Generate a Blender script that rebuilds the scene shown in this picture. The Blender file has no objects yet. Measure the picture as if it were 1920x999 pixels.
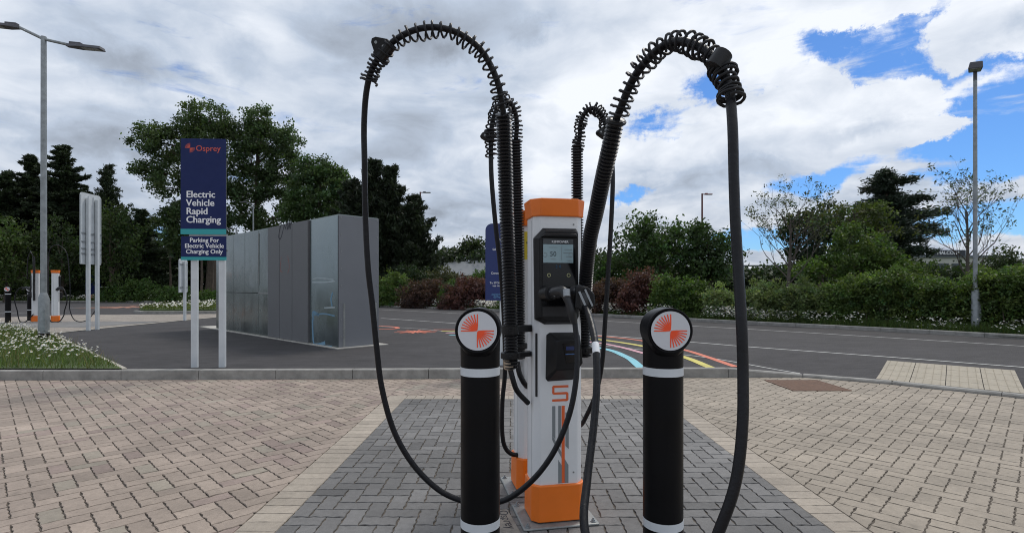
import bpy, math, random
import numpy as np
from mathutils import Vector, Matrix, Quaternion
random.seed(7); rng = np.random.default_rng(11)
R = math.radians
S = bpy.context.scene; COL = S.collection
EYE = 1.4; F = 994.0; CX = 960.0; HY = 540.0     # measured: eye height, focal length (px of the 1920 photo), horizon row

# ---------------------------------------------------------------- camera, light, exposure
cd = bpy.data.cameras.new('camera'); cam = bpy.data.objects.new('camera', cd); COL.objects.link(cam)
cam.location = (0, 0, EYE); cam.rotation_euler = (R(90), 0, 0)
cd.sensor_width = 36; cd.lens = F/1920*36; cd.shift_y = (HY-499.5)/1920; cd.clip_end = 3000; cd.clip_start = .05
S.camera = cam
S.view_settings.view_transform = 'Standard'; S.view_settings.look = 'None'
S.cycles.filter_width = 1.05
S.view_settings.exposure = .42; S.view_settings.gamma = 1
SUN_EL, SUN_AZ = 56, 35          # azimuth from +Y towards +X
sd = bpy.data.lights.new('sun', 'SUN'); sd.energy = 1.4; sd.angle = R(14); sd.color = (1, .95, .88)
sun = bpy.data.objects.new('sun', sd); COL.objects.link(sun)
sv = Vector((math.sin(R(SUN_AZ))*math.cos(R(SUN_EL)), math.cos(R(SUN_AZ))*math.cos(R(SUN_EL)), math.sin(R(SUN_EL))))
sun.rotation_euler = sv.to_track_quat('Z', 'Y').to_euler()

class NT:
    def __init__(s, tree): s.t = tree; s.n = tree.nodes; s.l = tree.links
    def node(s, typ, **kw):
        n = s.n.new(typ)
        for k, v in kw.items(): setattr(n, k, v)
        return n
    def put(s, sock, v):
        if v is None: return
        if isinstance(v, bpy.types.NodeSocket): s.l.new(v, sock)
        else: sock.default_value = v
    def math(s, op, a, b=None, c=None, clamp=False):
        n = s.node('ShaderNodeMath', operation=op, use_clamp=clamp)
        s.put(n.inputs[0], a); s.put(n.inputs[1], b); s.put(n.inputs[2], c); return n.outputs[0]
    def vmath(s, op, a, b=None, out=0):
        n = s.node('ShaderNodeVectorMath', operation=op); s.put(n.inputs[0], a); s.put(n.inputs[1], b); return n.outputs[out]
    def noise(s, vec, scale, detail=5, rough=.55, dist=0):
        n = s.node('ShaderNodeTexNoise'); s.put(n.inputs['Vector'], vec)
        n.inputs['Scale'].default_value = scale; n.inputs['Detail'].default_value = detail
        n.inputs['Roughness'].default_value = rough; n.inputs['Distortion'].default_value = dist
        return n.outputs['Fac']
    def ramp(s, v, a, b, lo=0., hi=1., smooth=True):
        n = s.node('ShaderNodeMapRange', interpolation_type='SMOOTHSTEP' if smooth else 'LINEAR')
        s.put(n.inputs['Value'], v); n.inputs['From Min'].default_value = a; n.inputs['From Max'].default_value = b
        n.inputs['To Min'].default_value = lo; n.inputs['To Max'].default_value = hi; return n.outputs[0]
    def mix(s, f, a, b):
        n = s.node('ShaderNodeMix', data_type='RGBA'); s.put(n.inputs[0], f); s.put(n.inputs[6], a); s.put(n.inputs[7], b); return n.outputs[2]

W = bpy.data.worlds.new('World'); S.world = W; W.use_nodes = True
t = NT(W.node_tree); t.n.clear()
wo = t.node('ShaderNodeOutputWorld'); bg = t.node('ShaderNodeBackground'); bg.inputs[1].default_value = .1
t.l.new(bg.outputs[0], wo.inputs[0])
sky = t.node('ShaderNodeTexSky', sky_type='NISHITA', sun_disc=False, sun_elevation=R(SUN_EL), sun_rotation=R(SUN_AZ))
sky.air_density = 1.0; sky.dust_density = .4; sky.ozone_density = 1.6
skyc = t.vmath('MULTIPLY', sky.outputs[0], (.34, .57, .88))
D = t.node('ShaderNodeTexCoord').outputs['Generated']
sep = t.node('ShaderNodeSeparateXYZ'); t.l.new(D, sep.inputs[0])
zz = t.math('ADD', t.math('MAXIMUM', sep.outputs[2], 0.0), .22)
cmb = t.node('ShaderNodeCombineXYZ')
t.l.new(t.math('DIVIDE', sep.outputs[0], zz), cmb.inputs[0]); t.l.new(t.math('DIVIDE', sep.outputs[1], zz), cmb.inputs[1])
PL = cmb.outputs[0]
warp = t.node('ShaderNodeTexNoise'); t.l.new(PL, warp.inputs['Vector']); warp.inputs['Scale'].default_value = 1.6; warp.inputs['Detail'].default_value = 3
PW = t.vmath('ADD', PL, t.vmath('MULTIPLY', t.vmath('SUBTRACT', warp.outputs['Color'], (.5, .5, .5)), (.55, .55, .55)))
dwarp = t.node('ShaderNodeTexNoise'); t.l.new(D, dwarp.inputs['Vector']); dwarp.inputs['Scale'].default_value = 4.5; dwarp.inputs['Detail'].default_value = 9; dwarp.inputs['Roughness'].default_value = .68
DW = t.vmath('ADD', D, t.vmath('MULTIPLY', t.vmath('SUBTRACT', dwarp.outputs['Color'], (.5, .5, .5)), (.20, .20, .15)))
def blob(px, py, rx, ry, soft=.45, vec=None):
    """a cloud at one compass bearing and height in the sky"""
    c = Vector((px-CX, F, HY-py)); L = c.length; c.normalize()
    d = t.vmath('MULTIPLY', t.vmath('SUBTRACT', vec or DW, tuple(c)), (L/rx, L/(rx*2.0), L/ry))
    return t.ramp(t.vmath('LENGTH', d, None, 1), 1.0, soft, 0, 1)
def summ(L):
    a = L[0]
    for b in L[1:]: a = t.math('MAXIMUM', a, b)
    return a
n1 = t.noise(PW, .85, 9, .54)
n1b = t.noise(t.vmath('ADD', PW, (.10, .14, 0)), .85, 9, .54)
n2 = t.noise(PW, .55, 3, .5)
n3 = t.noise(D, 7.5, 8, .6)
streak = t.noise(t.vmath('MULTIPLY', D, (2.2, 2.2, 11)), 1.9, 7, .62, .6)
blue = summ([blob(1885, 250, 165, 125, .45), blob(1800, 130, 160, 60, .2), blob(1600, 180, 120, 50, .1), blob(1700, 95, 190, 85, .1), blob(1530, 335, 150, 38, .1),
             blob(1225, 222, 100, 34, .0), blob(1560, 95, 100, 60, .1), blob(1180, 352, 70, 20, .1), blob(1470, 455, 240, 30, .2), blob(1850, 440, 220, 34, .2),
             blob(1900, 420, 170, 45, .1), blob(1330,165,70,45,.1), blob(2400, 300, 330, 200, .2), blob(2600, 60, 250, 120, .2)])
cum = summ([blob(1500, 215, 110, 88, .6), blob(1655, 225, 118, 72, .6), blob(1400, 262, 130, 66, .6), blob(1900, 35, 150, 95, .6),
            blob(1270, 300, 150, 55, .5), blob(1650, 20, 110, 40, .4), blob(1740, 262, 70, 36, .5),blob(1560, 395, 220, 40, .3)])
cover = t.math('ADD', t.ramp(blue, 0, 1, 1.0, -.05, False), t.math('MULTIPLY', t.math('SUBTRACT', streak, .50), 3.0))
cover = t.math('MAXIMUM', t.math('MINIMUM', cover, 1.0), t.math('MULTIPLY', cum, 1.4), clamp=True)
cover = t.math('MINIMUM', t.ramp(cover, .08, .8), 1.0)
# light and shade inside the cloud deck
rel = t.math('MULTIPLY', t.math('SUBTRACT', n1, n1b), 3.0)
dark = summ([blob(210, 110, 190, 62, 0), blob(400, 95, 110, 70, 0), blob(120, 270, 250, 48, 0), blob(760, 40, 200, 60, 0), blob(660, 80, 190, 70, 0),
             blob(830, 110, 60, 28, 0), blob(300, 290, 90, 30, 0), blob(1240, 345, 210, 34, 0), blob(880, 350, 140, 70, 0), blob(860, 420, 150, 35, 0),
             blob(1420, 310, 120, 40, 0), blob(1900, 60, 120, 55, 0), blob(1620, 250, 120, 34, 0), blob(1000,60,60,40,0)])
lit = summ([blob(1490, 165, 90, 45, 0), blob(1650, 175, 100, 38, 0), blob(1830, 75, 60, 70, 0), blob(860, 235, 70, 35, 0), blob(500, 60, 150, 60, 0), blob(1560, 350, 160, 40, 0),
            blob(1080, 130, 170, 130, 0), blob(320, 330, 160, 40, 0), blob(1030, 320, 60, 60, 0), blob(590, 240, 80, 60, 0), blob(250,210,170,30,0)])
sh = t.math('ADD', t.math('MULTIPLY', n1, .55), t.math('MULTIPLY', rel, 1.0))
sh = t.math('ADD', sh, t.math('ADD', t.math('MULTIPLY', t.math('SUBTRACT', n2, .5), .7), .30))
sh = t.math('ADD', sh, t.math('MULTIPLY', t.math('SUBTRACT', n3, .5), .28))
sh = t.math('SUBTRACT', sh, t.math('MULTIPLY', dark, t.math('MULTIPLY', t.ramp(n3, .3, .65, .2, .5, False), .75)))
sh = t.math('ADD', sh, t.math('MULTIPLY', lit, .15))
east = t.ramp(sep.outputs[0], -.25, .45, 0, .17)
sh = t.math('ADD', sh, east)
shade = t.ramp(sh, -.02, 1.0, 0, 1, False)
cr = t.node('ShaderNodeValToRGB'); t.l.new(shade, cr.inputs[0]); e = cr.color_ramp.elements
e[0].position = 0; e[0].color = (2.3, 2.6, 3.1, 1)
e[1].position = 1; e[1].color = (7.0, 7.3, 7.8, 1)
m_ = e.new(.45); m_.color = (3.9, 4.5, 5.45, 1)
hz = t.ramp(sep.outputs[2], 0, .25, .8, 1)
cc = t.vmath('SCALE', cr.outputs[0], None); 
cc.node.inputs['Scale'].default_value = 1.0; t.l.new(hz, cc.node.inputs['Scale'])
t.l.new(t.mix(cover, skyc, cc), bg.inputs[0])

# ---------------------------------------------------------------- helpers
def P(px, py, Y): return Vector(((px-CX)/F*Y, Y, EYE-(py-HY)/F*Y))
def G(px, py, z=0.0): Y = (EYE-z)*F/(py-HY); return Vector(((px-CX)/F*Y, Y, z))
def sstep(a, b, x): u = min(1, max(0, (x-a)/(b-a))); return u*u*(3-2*u)

MATS = {}
def mat(name, col, rough=.6, metal=0., var=0., vscale=6., bump=0., bscale=40., attr=None, spec=None, coat=0., extra=None):
    if name in MATS: return MATS[name]
    m = bpy.data.materials.new(name); m.use_nodes = True; q = NT(m.node_tree); b = q.n['Principled BSDF']
    b.inputs['Roughness'].default_value = rough; b.inputs['Metallic'].default_value = metal
    if spec is not None: b.inputs['Specular IOR Level'].default_value = spec
    if coat: b.inputs['Coat Weight'].default_value = coat
    tc = q.node('ShaderNodeTexCoord').outputs['Object']
    c = (*col, 1)
    if attr:
        a = q.node('ShaderNodeAttribute', attribute_name=attr); c = a.outputs['Color']
    if var:
        nz = q.ramp(q.noise(tc, vscale, 6, .6), .3, .7, 1-var, 1+var, False)
        vm = q.vmath('SCALE', c if attr else tuple(col), None); q.l.new(nz, vm.node.inputs['Scale']); c = vm
        q.l.new(q.ramp(q.noise(tc, vscale*2.3, 4), .3, .7, max(.02, rough-.1), min(1, rough+.1), False), b.inputs['Roughness'])
    q.put(b.inputs['Base Color'], c)
    if bump:
        bn = q.node('ShaderNodeBump'); bn.inputs['Strength'].default_value = bump; bn.inputs['Distance'].default_value = .01
        q.l.new(q.noise(tc, bscale, 6, .7), bn.inputs['Height']); q.l.new(bn.outputs[0], b.inputs['Normal'])
    if extra: extra(q, b, tc)
    MATS[name] = m; return m
def leafmat(name, trans=.35):
    m = bpy.data.materials.new(name); m.use_nodes = True; q = NT(m.node_tree); q.n.remove(q.n['Principled BSDF'])
    a = q.node('ShaderNodeAttribute', attribute_name='Col').outputs['Color']
    d = q.node('ShaderNodeBsdfPrincipled'); q.l.new(a, d.inputs['Base Color']); d.inputs['Roughness'].default_value = .55; d.inputs['Specular IOR Level'].default_value = .3
    tr = q.node('ShaderNodeBsdfTranslucent'); q.l.new(q.vmath('MULTIPLY', a, (1.3, 1.5, .7)), tr.inputs[0])
    mx = q.node('ShaderNodeMixShader'); mx.inputs[0].default_value = trans
    q.l.new(d.outputs[0], mx.inputs[1]); q.l.new(tr.outputs[0], mx.inputs[2]); q.l.new(mx.outputs[0], q.n['Material Output'].inputs[0])
    return m

ROOT = {}      # object -> world matrix of its root
def mtx(o):
    m = Matrix.Identity(4)
    while o: m = ROOT.get(o.name, Matrix.Identity(4)) @ m; o = o.parent
    return m
def tag(o, label=None, cat=None, group=None, kind=None):
    if label: o['label'] = label
    if cat: o['category'] = cat
    if group: o['group'] = group
    if kind: o['kind'] = kind
    return o
def thing(name, label, cat, loc=(0, 0, 0), rz=0, group=None):
    o = bpy.data.objects.new(name, None); COL.objects.link(o); o.empty_display_size = .2
    o.location = loc; o.rotation_euler = (0, 0, rz); ROOT[o.name] = Matrix.Translation(loc) @ Matrix.Rotation(rz, 4, 'Z')
    return tag(o, label, cat, group)
def finish(name, me, m, parent=None, smooth=False, bevel=0., world=True):
    if isinstance(m, (list, tuple)):
        for k in m: me.materials.append(k)
    elif m: me.materials.append(m)
    if smooth: me.polygons.foreach_set('use_smooth', np.ones(len(me.polygons), bool))
    o = bpy.data.objects.new(name, me); COL.objects.link(o)
    if parent:
        o.parent = parent
        if world: me.transform(mtx(parent).inverted())
    if bevel:
        b = o.modifiers.new('bevel', 'BEVEL'); b.width = bevel; b.segments = 2; b.limit_method = 'ANGLE'; b.angle_limit = R(40)
    return o
class MB:
    def __init__(s): s.v = []; s.f = []; s.mi = []; s.c = []
    def add(s, vs, fs, mi=0):
        o = len(s.v); s.v += [tuple(v) for v in vs]; s.f += [tuple(i+o for i in f) for f in fs]; s.mi += [mi]*len(fs); return s
    def box(s, c, d, M=None, mi=0):
        x, y, z = [k/2 for k in d]; vs = [Vector(c)+Vector((a*x, b*y, e*z)) for a in (-1, 1) for b in (-1, 1) for e in (-1, 1)]
        if M: vs = [M @ v for v in vs]
        return s.add(vs, [(0, 1, 3, 2), (4, 6, 7, 5), (0, 4, 5, 1), (2, 3, 7, 6), (0, 2, 6, 4), (1, 5, 7, 3)], mi)
    def prism(s, poly, z0, z1, M=None, mi=0, top=None):
        """poly in local xy; top = another outline at z1"""
        n = len(poly); tp = top or poly
        vs = [Vector((x, y, z0)) for x, y in poly]+[Vector((x, y, z1)) for x, y in tp]
        if M: vs = [M @ v for v in vs]
        fs = [(i, (i+1) % n, n+(i+1) % n, n+i) for i in range(n)]+[tuple(range(n))[::-1], tuple(range(n, 2*n))]
        return s.add(vs, fs, mi)
    def xz(s, poly, y0, y1, M=None, mi=0, back=None):
        """outline in local xz, from depth y0 (front) to y1"""
        n = len(poly); bp = back or poly
        vs = [Vector((x, y0, z)) for x, z in poly]+[Vector((x, y1, z)) for x, z in bp]
        if M: vs = [M @ v for v in vs]
        fs = [(i, n+i, n+(i+1) % n, (i+1) % n) for i in range(n)]+[tuple(range(n)), tuple(range(n, 2*n))[::-1]]
        return s.add(vs, fs, mi)
    def cyl(s, a, b, r0, r1=None, n=16, mi=0): return s.tube([a, b], [r0, r0 if r1 is None else r1], n, mi)
    def tube(s, pts, rad, n=10, mi=0, caps=True):
        pts = [Vector(p) for p in pts]; 
        if not isinstance(rad, (list, tuple, np.ndarray)): rad = [rad]*len(pts)
        fr = frames(pts); o = len(s.v); vs = []
        for p, (T, N, B), r in zip(pts, fr, rad):
            for k in range(n): a = 2*math.pi*k/n; vs.append(p+(N*math.cos(a)+B*math.sin(a))*r)
        fs = [(i*n+k, i*n+(k+1) % n, (i+1)*n+(k+1) % n, (i+1)*n+k) for i in range(len(pts)-1) for k in range(n)]
        if caps: fs += [tuple(range(n))[::-1], tuple(range((len(pts)-1)*n, len(pts)*n))]
        return s.add(vs, fs, mi)
    def build(s, name, m, parent=None, smooth=False, bevel=0., world=True):
        me = bpy.data.meshes.new(name); me.from_pydata(s.v, [], s.f)
        if isinstance(m, (list, tuple)): me.polygons.foreach_set('material_index', s.mi)
        me.update(); o = finish(name, me, m, parent, False, bevel, world)
        if smooth:
            me.polygons.foreach_set('use_smooth', np.ones(len(me.polygons), bool))
            try: me.set_sharp_from_angle(angle=R(38))
            except Exception: pass
        return o
def frames(pts):
    out = []; N = None
    for i, p in enumerate(pts):
        T = (pts[min(i+1, len(pts)-1)]-pts[max(i-1, 0)])
        T = T.normalized() if T.length > 1e-9 else Vector((0, 0, 1))
        if N is None: N = T.cross(Vector((0, 1, 0)) if abs(T.y) < .9 else Vector((1, 0, 0))).normalized()
        else: N = (N-T*N.dot(T)); N = N.normalized() if N.length > 1e-6 else T.orthogonal().normalized()
        out.append((T, N, T.cross(N)))
    return out
def spline(pts, n=8):
    """Catmull-Rom through the points"""
    p = [Vector(q) for q in pts]; p = [p[0]*2-p[1]]+p+[p[-1]*2-p[-2]]; out = []
    for i in range(1, len(p)-2):
        for k in range(n):
            u = k/n; a, b, c, d = p[i-1:i+3]
            out.append(.5*((2*b)+(c-a)*u+(2*a-5*b+4*c-d)*u*u+(3*b-a-3*c+d)*u**3))
    out.append(p[-2]); return out
def resample(pts, step):
    L = [0]
    for a, b in zip(pts, pts[1:]): L.append(L[-1]+(b-a).length)
    n = max(2, int(L[-1]/step)+1); out = []; j = 0
    for k in range(n):
        d = L[-1]*k/(n-1)
        while j < len(L)-2 and L[j+1] < d: j += 1
        u = (d-L[j])/max(1e-9, L[j+1]-L[j]); out.append(pts[j].lerp(pts[j+1], u))
    return out
def text(body, size, M, name, m, parent, bold=.0, align='LEFT', ext=.0008, sx=1.0, spacing=1.0):
    cu = bpy.data.curves.new('lettering', 'FONT'); cu.body = body; cu.size = size; cu.align_x = align; cu.offset = 0
    cu.extrude = ext; cu.resolution_u = 3; cu.space_line = spacing
    o = bpy.data.objects.new('tmp', cu); COL.objects.link(o)
    dg = bpy.context.evaluated_depsgraph_get(); me = bpy.data.meshes.new_from_object(o.evaluated_get(dg))
    bpy.data.objects.remove(o); bpy.data.curves.remove(cu)
    if bold:
        V0 = [v.co.copy() for v in me.vertices]; F0 = [tuple(p.vertices) for p in me.polygons]; V = []; Fc = []; b_ = bold*size*1.25
        for i, (dx, dy) in enumerate(((-b_, 0), (b_, 0), (0, b_*.6), (0, -b_*.6), (0, 0))):
            o_ = len(V); V += [(v.x+dx, v.y+dy, v.z+i*ext*.13) for v in V0]; Fc += [tuple(k+o_ for k in f) for f in F0]
        me = bpy.data.meshes.new(name); me.from_pydata(V, [], Fc)
    me.transform(M @ Matrix.Diagonal((sx, 1, 1, 1))); me.materials.clear()
    return finish(name, me, m, parent, world=True)
def facing(loc, rz=0):   # text plane: upright, reading along local x, facing local -y
    return Matrix.Translation(loc) @ Matrix.Rotation(rz, 4, 'Z') @ Matrix.Rotation(R(90), 4, 'X')

# ---------------------------------------------------------------- materials
M_white = mat('white_powder_coat', (.68, .69, .70), .38, var=.04, vscale=3)
M_orange = mat('orange_plastic', (.78, .17, .012), .42, var=.06, vscale=5)
M_black = mat('black_plastic', (.008, .008, .009), .42, var=.15, spec=.3)
M_rubber = mat('black_rubber', (.005, .005, .007), .36, var=.3, vscale=20, bump=.35, bscale=40, spec=.3)
M_spring = mat('dark_coil_plastic', (.009, .009, .011), .5, spec=.3)
M_gloss = mat('gloss_black', (.004, .004, .005), .16, spec=.35, coat=.1)
def scuff(q, b, tc):
    n = q.ramp(q.noise(tc, 7, 7, .75), .60, .78); n2 = q.ramp(q.noise(q.vmath('MULTIPLY', tc, (6, 6, 50)), 3, 4, .6), .70, .78); sp_ = q.node('ShaderNodeSeparateXYZ'); q.l.new(tc, sp_.inputs[0])
    f = q.math('MAXIMUM', q.math('MULTIPLY', n, .18), q.math('MULTIPLY', n2, .15)); f = q.math('MAXIMUM', f, q.ramp(sp_.outputs[2], .35, 0, 0, .6))
    q.l.new(q.mix(f, (.004, .004, .005, 1), (.035, .033, .030, 1)), b.inputs['Base Color']); q.l.new(q.ramp(q.noise(tc, 5, 6, .7), .3, .7, .28, .5), b.inputs['Roughness'])
M_bollard = mat('bollard_black', (.004, .004, .005), .30, spec=.14, extra=scuff)
M_band = mat('reflective_band', (.56, .59, .62), .4, var=.05)
M_galv = mat('galvanised_steel', (.26, .28, .29), .5, .35, var=.22, vscale=9)
M_plate = mat('plate_steel', (.24, .25, .245), .5, .3, var=.2, vscale=14)
M_red = mat('vermilion_print', (.85, .085, .02), .5)
M_grey = mat('grey_print', (.20, .22, .23), .5)
M_lgrey = mat('pale_print', (.42, .44, .46), .5)
M_navy = mat('navy_sign_face', (.007, .016, .085), .5, var=.05, spec=.25)
M_teal = mat('teal_strip', (.02, .30, .32), .4)
M_wht = mat('white_print', (.75, .76, .78), .5)
M_coral = mat('coral_print', (.50, .075, .05), .5)
M_post = mat('white_post_paint', (.52, .55, .57), .42, var=.08, vscale=5)
M_brass = mat('nickel_gland', (.45, .38, .30), .35, .8)
M_yel = mat('yellow_sticker', (.62, .50, .03), .5)
M_dark = mat('dark_slot', (.01, .01, .012), .5)
M_bark = mat('bark', (.085, .065, .05), .9, var=.35, vscale=4, bump=.6, bscale=12)
M_bark2 = mat('pale_bark', (.20, .16, .12), .9, var=.3, vscale=6)
M_leaf = leafmat('foliage'); M_needle = leafmat('needles', .15)

# ---------------------------------------------------------------- ground
NEAR = [(-70, 6.7), (-7.68, 8.08), (3.3, 8.32), (4.35, 8.34), (4.95, 8.22), (5.6, 7.62), (6.5, 6.70), (12, 1.1), (22, -9)]
FARpx = [(0, 566.0), (200, 566.0), (400, 567.5), (560, 570.5), (715, 575.5), (900, 582.0), (1100, 591.5), (1380, 606.5), (1650, 620.5), (1920, 636.0)]
FAR = [(-95, 50)]+[tuple(G(x, y, .13)[:2]) for x, y in FARpx]+[(19, 6.5), (29, -6)]
def pl_dist(pl, x, y):
    best = 1e9
    for (ax, ay), (bx, by) in zip(pl, pl[1:]):
        dx, dy = bx-ax, by-ay; u = min(1, max(0, ((x-ax)*dx+(y-ay)*dy)/(dx*dx+dy*dy)))
        best = min(best, math.hypot(x-ax-u*dx, y-ay-u*dy))
    return best
def za(x, y):
    if x < 3.0: return .13
    return .13-.115*(1-sstep(.1, 2.6, pl_dist(NEAR[1:], x, y)))*sstep(3.2, 5.0, x)
def GA(px, py, dz=0.):
    z = .13
    for _ in range(6): p = G(px, py, z); z = za(p.x, p.y)
    return Vector((p.x, p.y, z+dz))
def struct(name, mb, m, **k): return tag(mb.build(name, m, **k), kind='structure')
def smooth_pl(pl, n=6): return [(p.x, p.y) for p in spline([(a, b, 0) for a, b in pl], n)]

M_earth = mat('earth_and_grass', (.055, .075, .025), .95, var=.35, vscale=.4, bump=.5, bscale=6)
g = MB(); g.add([(-900, -900, -.06), (900, -900, -.06), (900, 900, -.06), (-900, 900, -.06)], [(0, 1, 2, 3)]); struct('ground', g, M_earth)

def asph(q, b, tc):
    n = q.noise(tc, 90, 6, .75); n2 = q.noise(tc, .9, 4, .6); n3 = q.noise(q.vmath('MULTIPLY', tc, (1, 4, 1)), 2.4, 6, .7)
    v = q.math('ADD', q.ramp(n, .35, .75, .55, 1.6, False), q.math('ADD', q.ramp(n2, .3, .7, -.2, .2, False), q.ramp(n3, .3, .7, -.4, .4, False)))
    s_ = q.vmath('SCALE', (.037, .034, .0355), None); q.l.new(v, s_.node.inputs['Scale']); q.l.new(s_, b.inputs['Base Color'])
    bn = q.node('ShaderNodeBump'); bn.inputs['Strength'].default_value = .6; bn.inputs['Distance'].default_value = .006
    q.l.new(n, bn.inputs['Height']); q.l.new(bn.outputs[0], b.inputs['Normal'])
M_asph = mat('asphalt', (.05, .05, .05), .88, extra=asph)
ncol, nrow = 90, 44
N_ = resample([Vector((a, b, 0)) for a, b in NEAR], .01)
def param(pl, n):
    pts = [Vector((a, b, 0)) for a, b in pl]; L = [0]
    for a, b in zip(pts, pts[1:]): L.append(L[-1]+(b-a).length)
    return pts, L
# near and far edges are matched by bearing so that the sheet is a clean fan of quads
def along(pl, key):      # key: fraction list matched on control indices
    i = int(key); i = min(i, len(pl)-2); u = key-i
    return (pl[i][0]*(1-u)+pl[i+1][0]*u, pl[i][1]*(1-u)+pl[i+1][1]*u)
NS = NEAR[:2]+smooth_pl(NEAR[2:-2], 8)+NEAR[-2:]
FS = smooth_pl(FAR[1:-2], 8); FS = [FAR[0]]+FS+FAR[-2:]
def arc_sample(pl, n, dens=None):
    pts = [Vector((a, b, 0)) for a, b in pl]; L = [0]
    for a, b in zip(pts, pts[1:]): L.append(L[-1]+(b-a).length)
    return pts, np.array(L)
def at_arc(pts, L, s):
    j = int(np.searchsorted(L, s, side='right')-1); j = min(max(j, 0), len(pts)-2)
    u = (s-L[j])/(L[j+1]-L[j]); return pts[j].lerp(pts[j+1], u)
np_, nl = arc_sample(NS, 0); fp_, fl = arc_sample(FS, 0)
# correspondences (near arc, far arc) at matching places
def arc_of(pts, L, x):
    for j in range(len(pts)-1):
        if pts[j].x <= x <= pts[j+1].x: return L[j]+(x-pts[j].x)/(pts[j+1].x-pts[j].x)*(L[j+1]-L[j])
cn = [0]+[arc_of(np_, nl, x) for x in (-20, -7.6, -2, 3.3, 5.0, 6.5, 12)]+[nl[-1]]
cf = [0]+[arc_of(fp_, fl, x) for x in (-46, -30, -14, 2, 6, 9, 14)]+[fl[-1]]
g = MB(); vs = []
keys = [k for i in range(8) for k in (i+np.arange(14)/14)]+[8.0]
for k in keys:
    i = min(int(k), 7); u = k-i
    a = at_arc(np_, nl, cn[i]*(1-u)+cn[i+1]*u-1e-6); b = at_arc(fp_, fl, cf[i]*(1-u)+cf[i+1]*u-1e-6)
    for r in range(nrow):
        w = (r/(nrow-1))**2.2; p = a.lerp(b, w); vs.append((p.x, p.y, za(p.x, p.y)))
nc = len(keys); g.add(vs, [(c*nrow+r, (c+1)*nrow+r, (c+1)*nrow+r+1, c*nrow+r+1) for c in range(nc-1) for r in range(nrow-1)])
ROADG = g
struct('road', g, M_asph, smooth=True)

M_kerb = mat('kerb_concrete', (.27, .26, .24), .85, var=.28, vscale=5, bump=.5, bscale=50)
def kerb(name, pl, h, w, z0, joint=1.165, side=1, hfun=None):
    """kerb stones laid end to end along a polyline; side=+1 puts the width to the left of the run"""
    g = MB(); pts = resample([Vector((a, b, 0)) for a, b in pl], joint)
    for a, b in zip(pts, pts[1:]):
        T = (b-a).normalized(); Nn = Vector((-T.y, T.x, 0))*side; a2, b2 = a+T*.004, b-T*.004
        hA, hB = (hfun(a), hfun(b)) if hfun else (h, h); ch = .018
        vs = []
        for p, hh in ((a2, hA), (b2, hB)):
            for o_, zz_ in ((0, z0-.1), (0, hh-ch), (ch, hh), (w, hh), (w, z0-.1)): q = p+Nn*o_; vs.append((q.x, q.y, zz_))
        g.add(vs, [(0, 5, 6, 1), (1, 6, 7, 2), (2, 7, 8, 3), (3, 8, 9, 4), (0, 1, 2, 3, 4), (9, 8, 7, 6, 5)] if side > 0 else [(1, 6, 5, 0), (2, 7, 6, 1), (3, 8, 7, 2), (4, 9, 8, 3), (4, 3, 2, 1, 0), (5, 6, 7, 8, 9)])
    return struct(name, g, M_kerb)
kerb('kerb', [(-40, 8.08-.0219*32.32)]+[p for p in NS if p[0] > -8], 0, .125, 0, hfun=lambda p: max(.045, za(p.x, p.y+.06)+.014))
kerb('kerb', [p for p in FS if p[0] > -80][::-1], .24, .14, .13, side=-1)

# block paving -----------------------------------------------------------
def clip(poly, hp):
    for nx, ny, d in hp:         # keep nx*x+ny*y <= d
        out = []
        for i in range(len(poly)):
            a, b = poly[i], poly[(i+1) % len(poly)]; da = nx*a[0]+ny*a[1]-d; db = nx*b[0]+ny*b[1]-d
            if da <= 0: out.append(a)
            if da*db < 0: u = da/(da-db); out.append((a[0]+(b[0]-a[0])*u, a[1]+(b[1]-a[1])*u))
        poly = out
        if len(poly) < 3: return None
    return poly
class Pave:
    def __init__(s): s.v = []; s.f = []; s.col = []
    def block(s, poly, z, col):
        n = len(poly); cx = sum(p[0] for p in poly)/n; cy = sum(p[1] for p in poly)/n
        A = .5*abs(sum(poly[i][0]*poly[(i+1) % n][1]-poly[(i+1) % n][0]*poly[i][1] for i in range(n)))
        if A < .0008: return
        o = len(s.v); tx, ty = random.gauss(0, .004), random.gauss(0, .004)
        for p in poly: s.v.append((p[0], p[1], z-.0055))
        for p in poly:
            dx, dy = cx-p[0], cy-p[1]; L = math.hypot(dx, dy); k = min(.3, .0032/L)
            s.v.append((p[0]+dx*k, p[1]+dy*k, z+tx*(p[0]-cx)+ty*(p[1]-cy)))
        s.f += [tuple(range(o+n, o+2*n))]+[(o+i, o+(i+1) % n, o+n+(i+1) % n, o+n+i) for i in range(n)]
        s.col += [col]*(n+1)
    def build(s, name, m):
        me = bpy.data.meshes.new(name); me.from_pydata(s.v, [], s.f); a = me.color_attributes.new('Col', 'FLOAT_COLOR', 'CORNER')
        tot = np.empty(len(me.polygons), np.int32); me.polygons.foreach_get('loop_total', tot)
        c = np.repeat(np.array([(*k, 1) for k in s.col], np.float32), tot, axis=0); a.data.foreach_set('color', c.ravel())
        return tag(finish(name, me, m), kind='structure')
def jag(x0, y0, x1, y1, j=.0055):
    """paver outline with the small keyed teeth of interlocking blocks on its long sides"""
    gx = .0018; x0 += gx; x1 -= gx; y0 += gx; y1 -= gx; out = []
    C = [(x0, y0), (x1, y0), (x1, y1), (x0, y1)]
    for i in range(4):
        a, b = C[i], C[(i+1) % 4]; dx, dy = b[0]-a[0], b[1]-a[1]; L = math.hypot(dx, dy); nx, ny = -dy/L, dx/L
        out.append(a); k = 6 if L > .2 else 4 if L > .12 else 2
        for q in range(1, k):
            s_ = j*(1 if q % 2 else -.3)+random.gauss(0, .0016); u = q/k; out.append((a[0]+dx*u+nx*s_, a[1]+dy*u+ny*s_))
    return out
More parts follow.
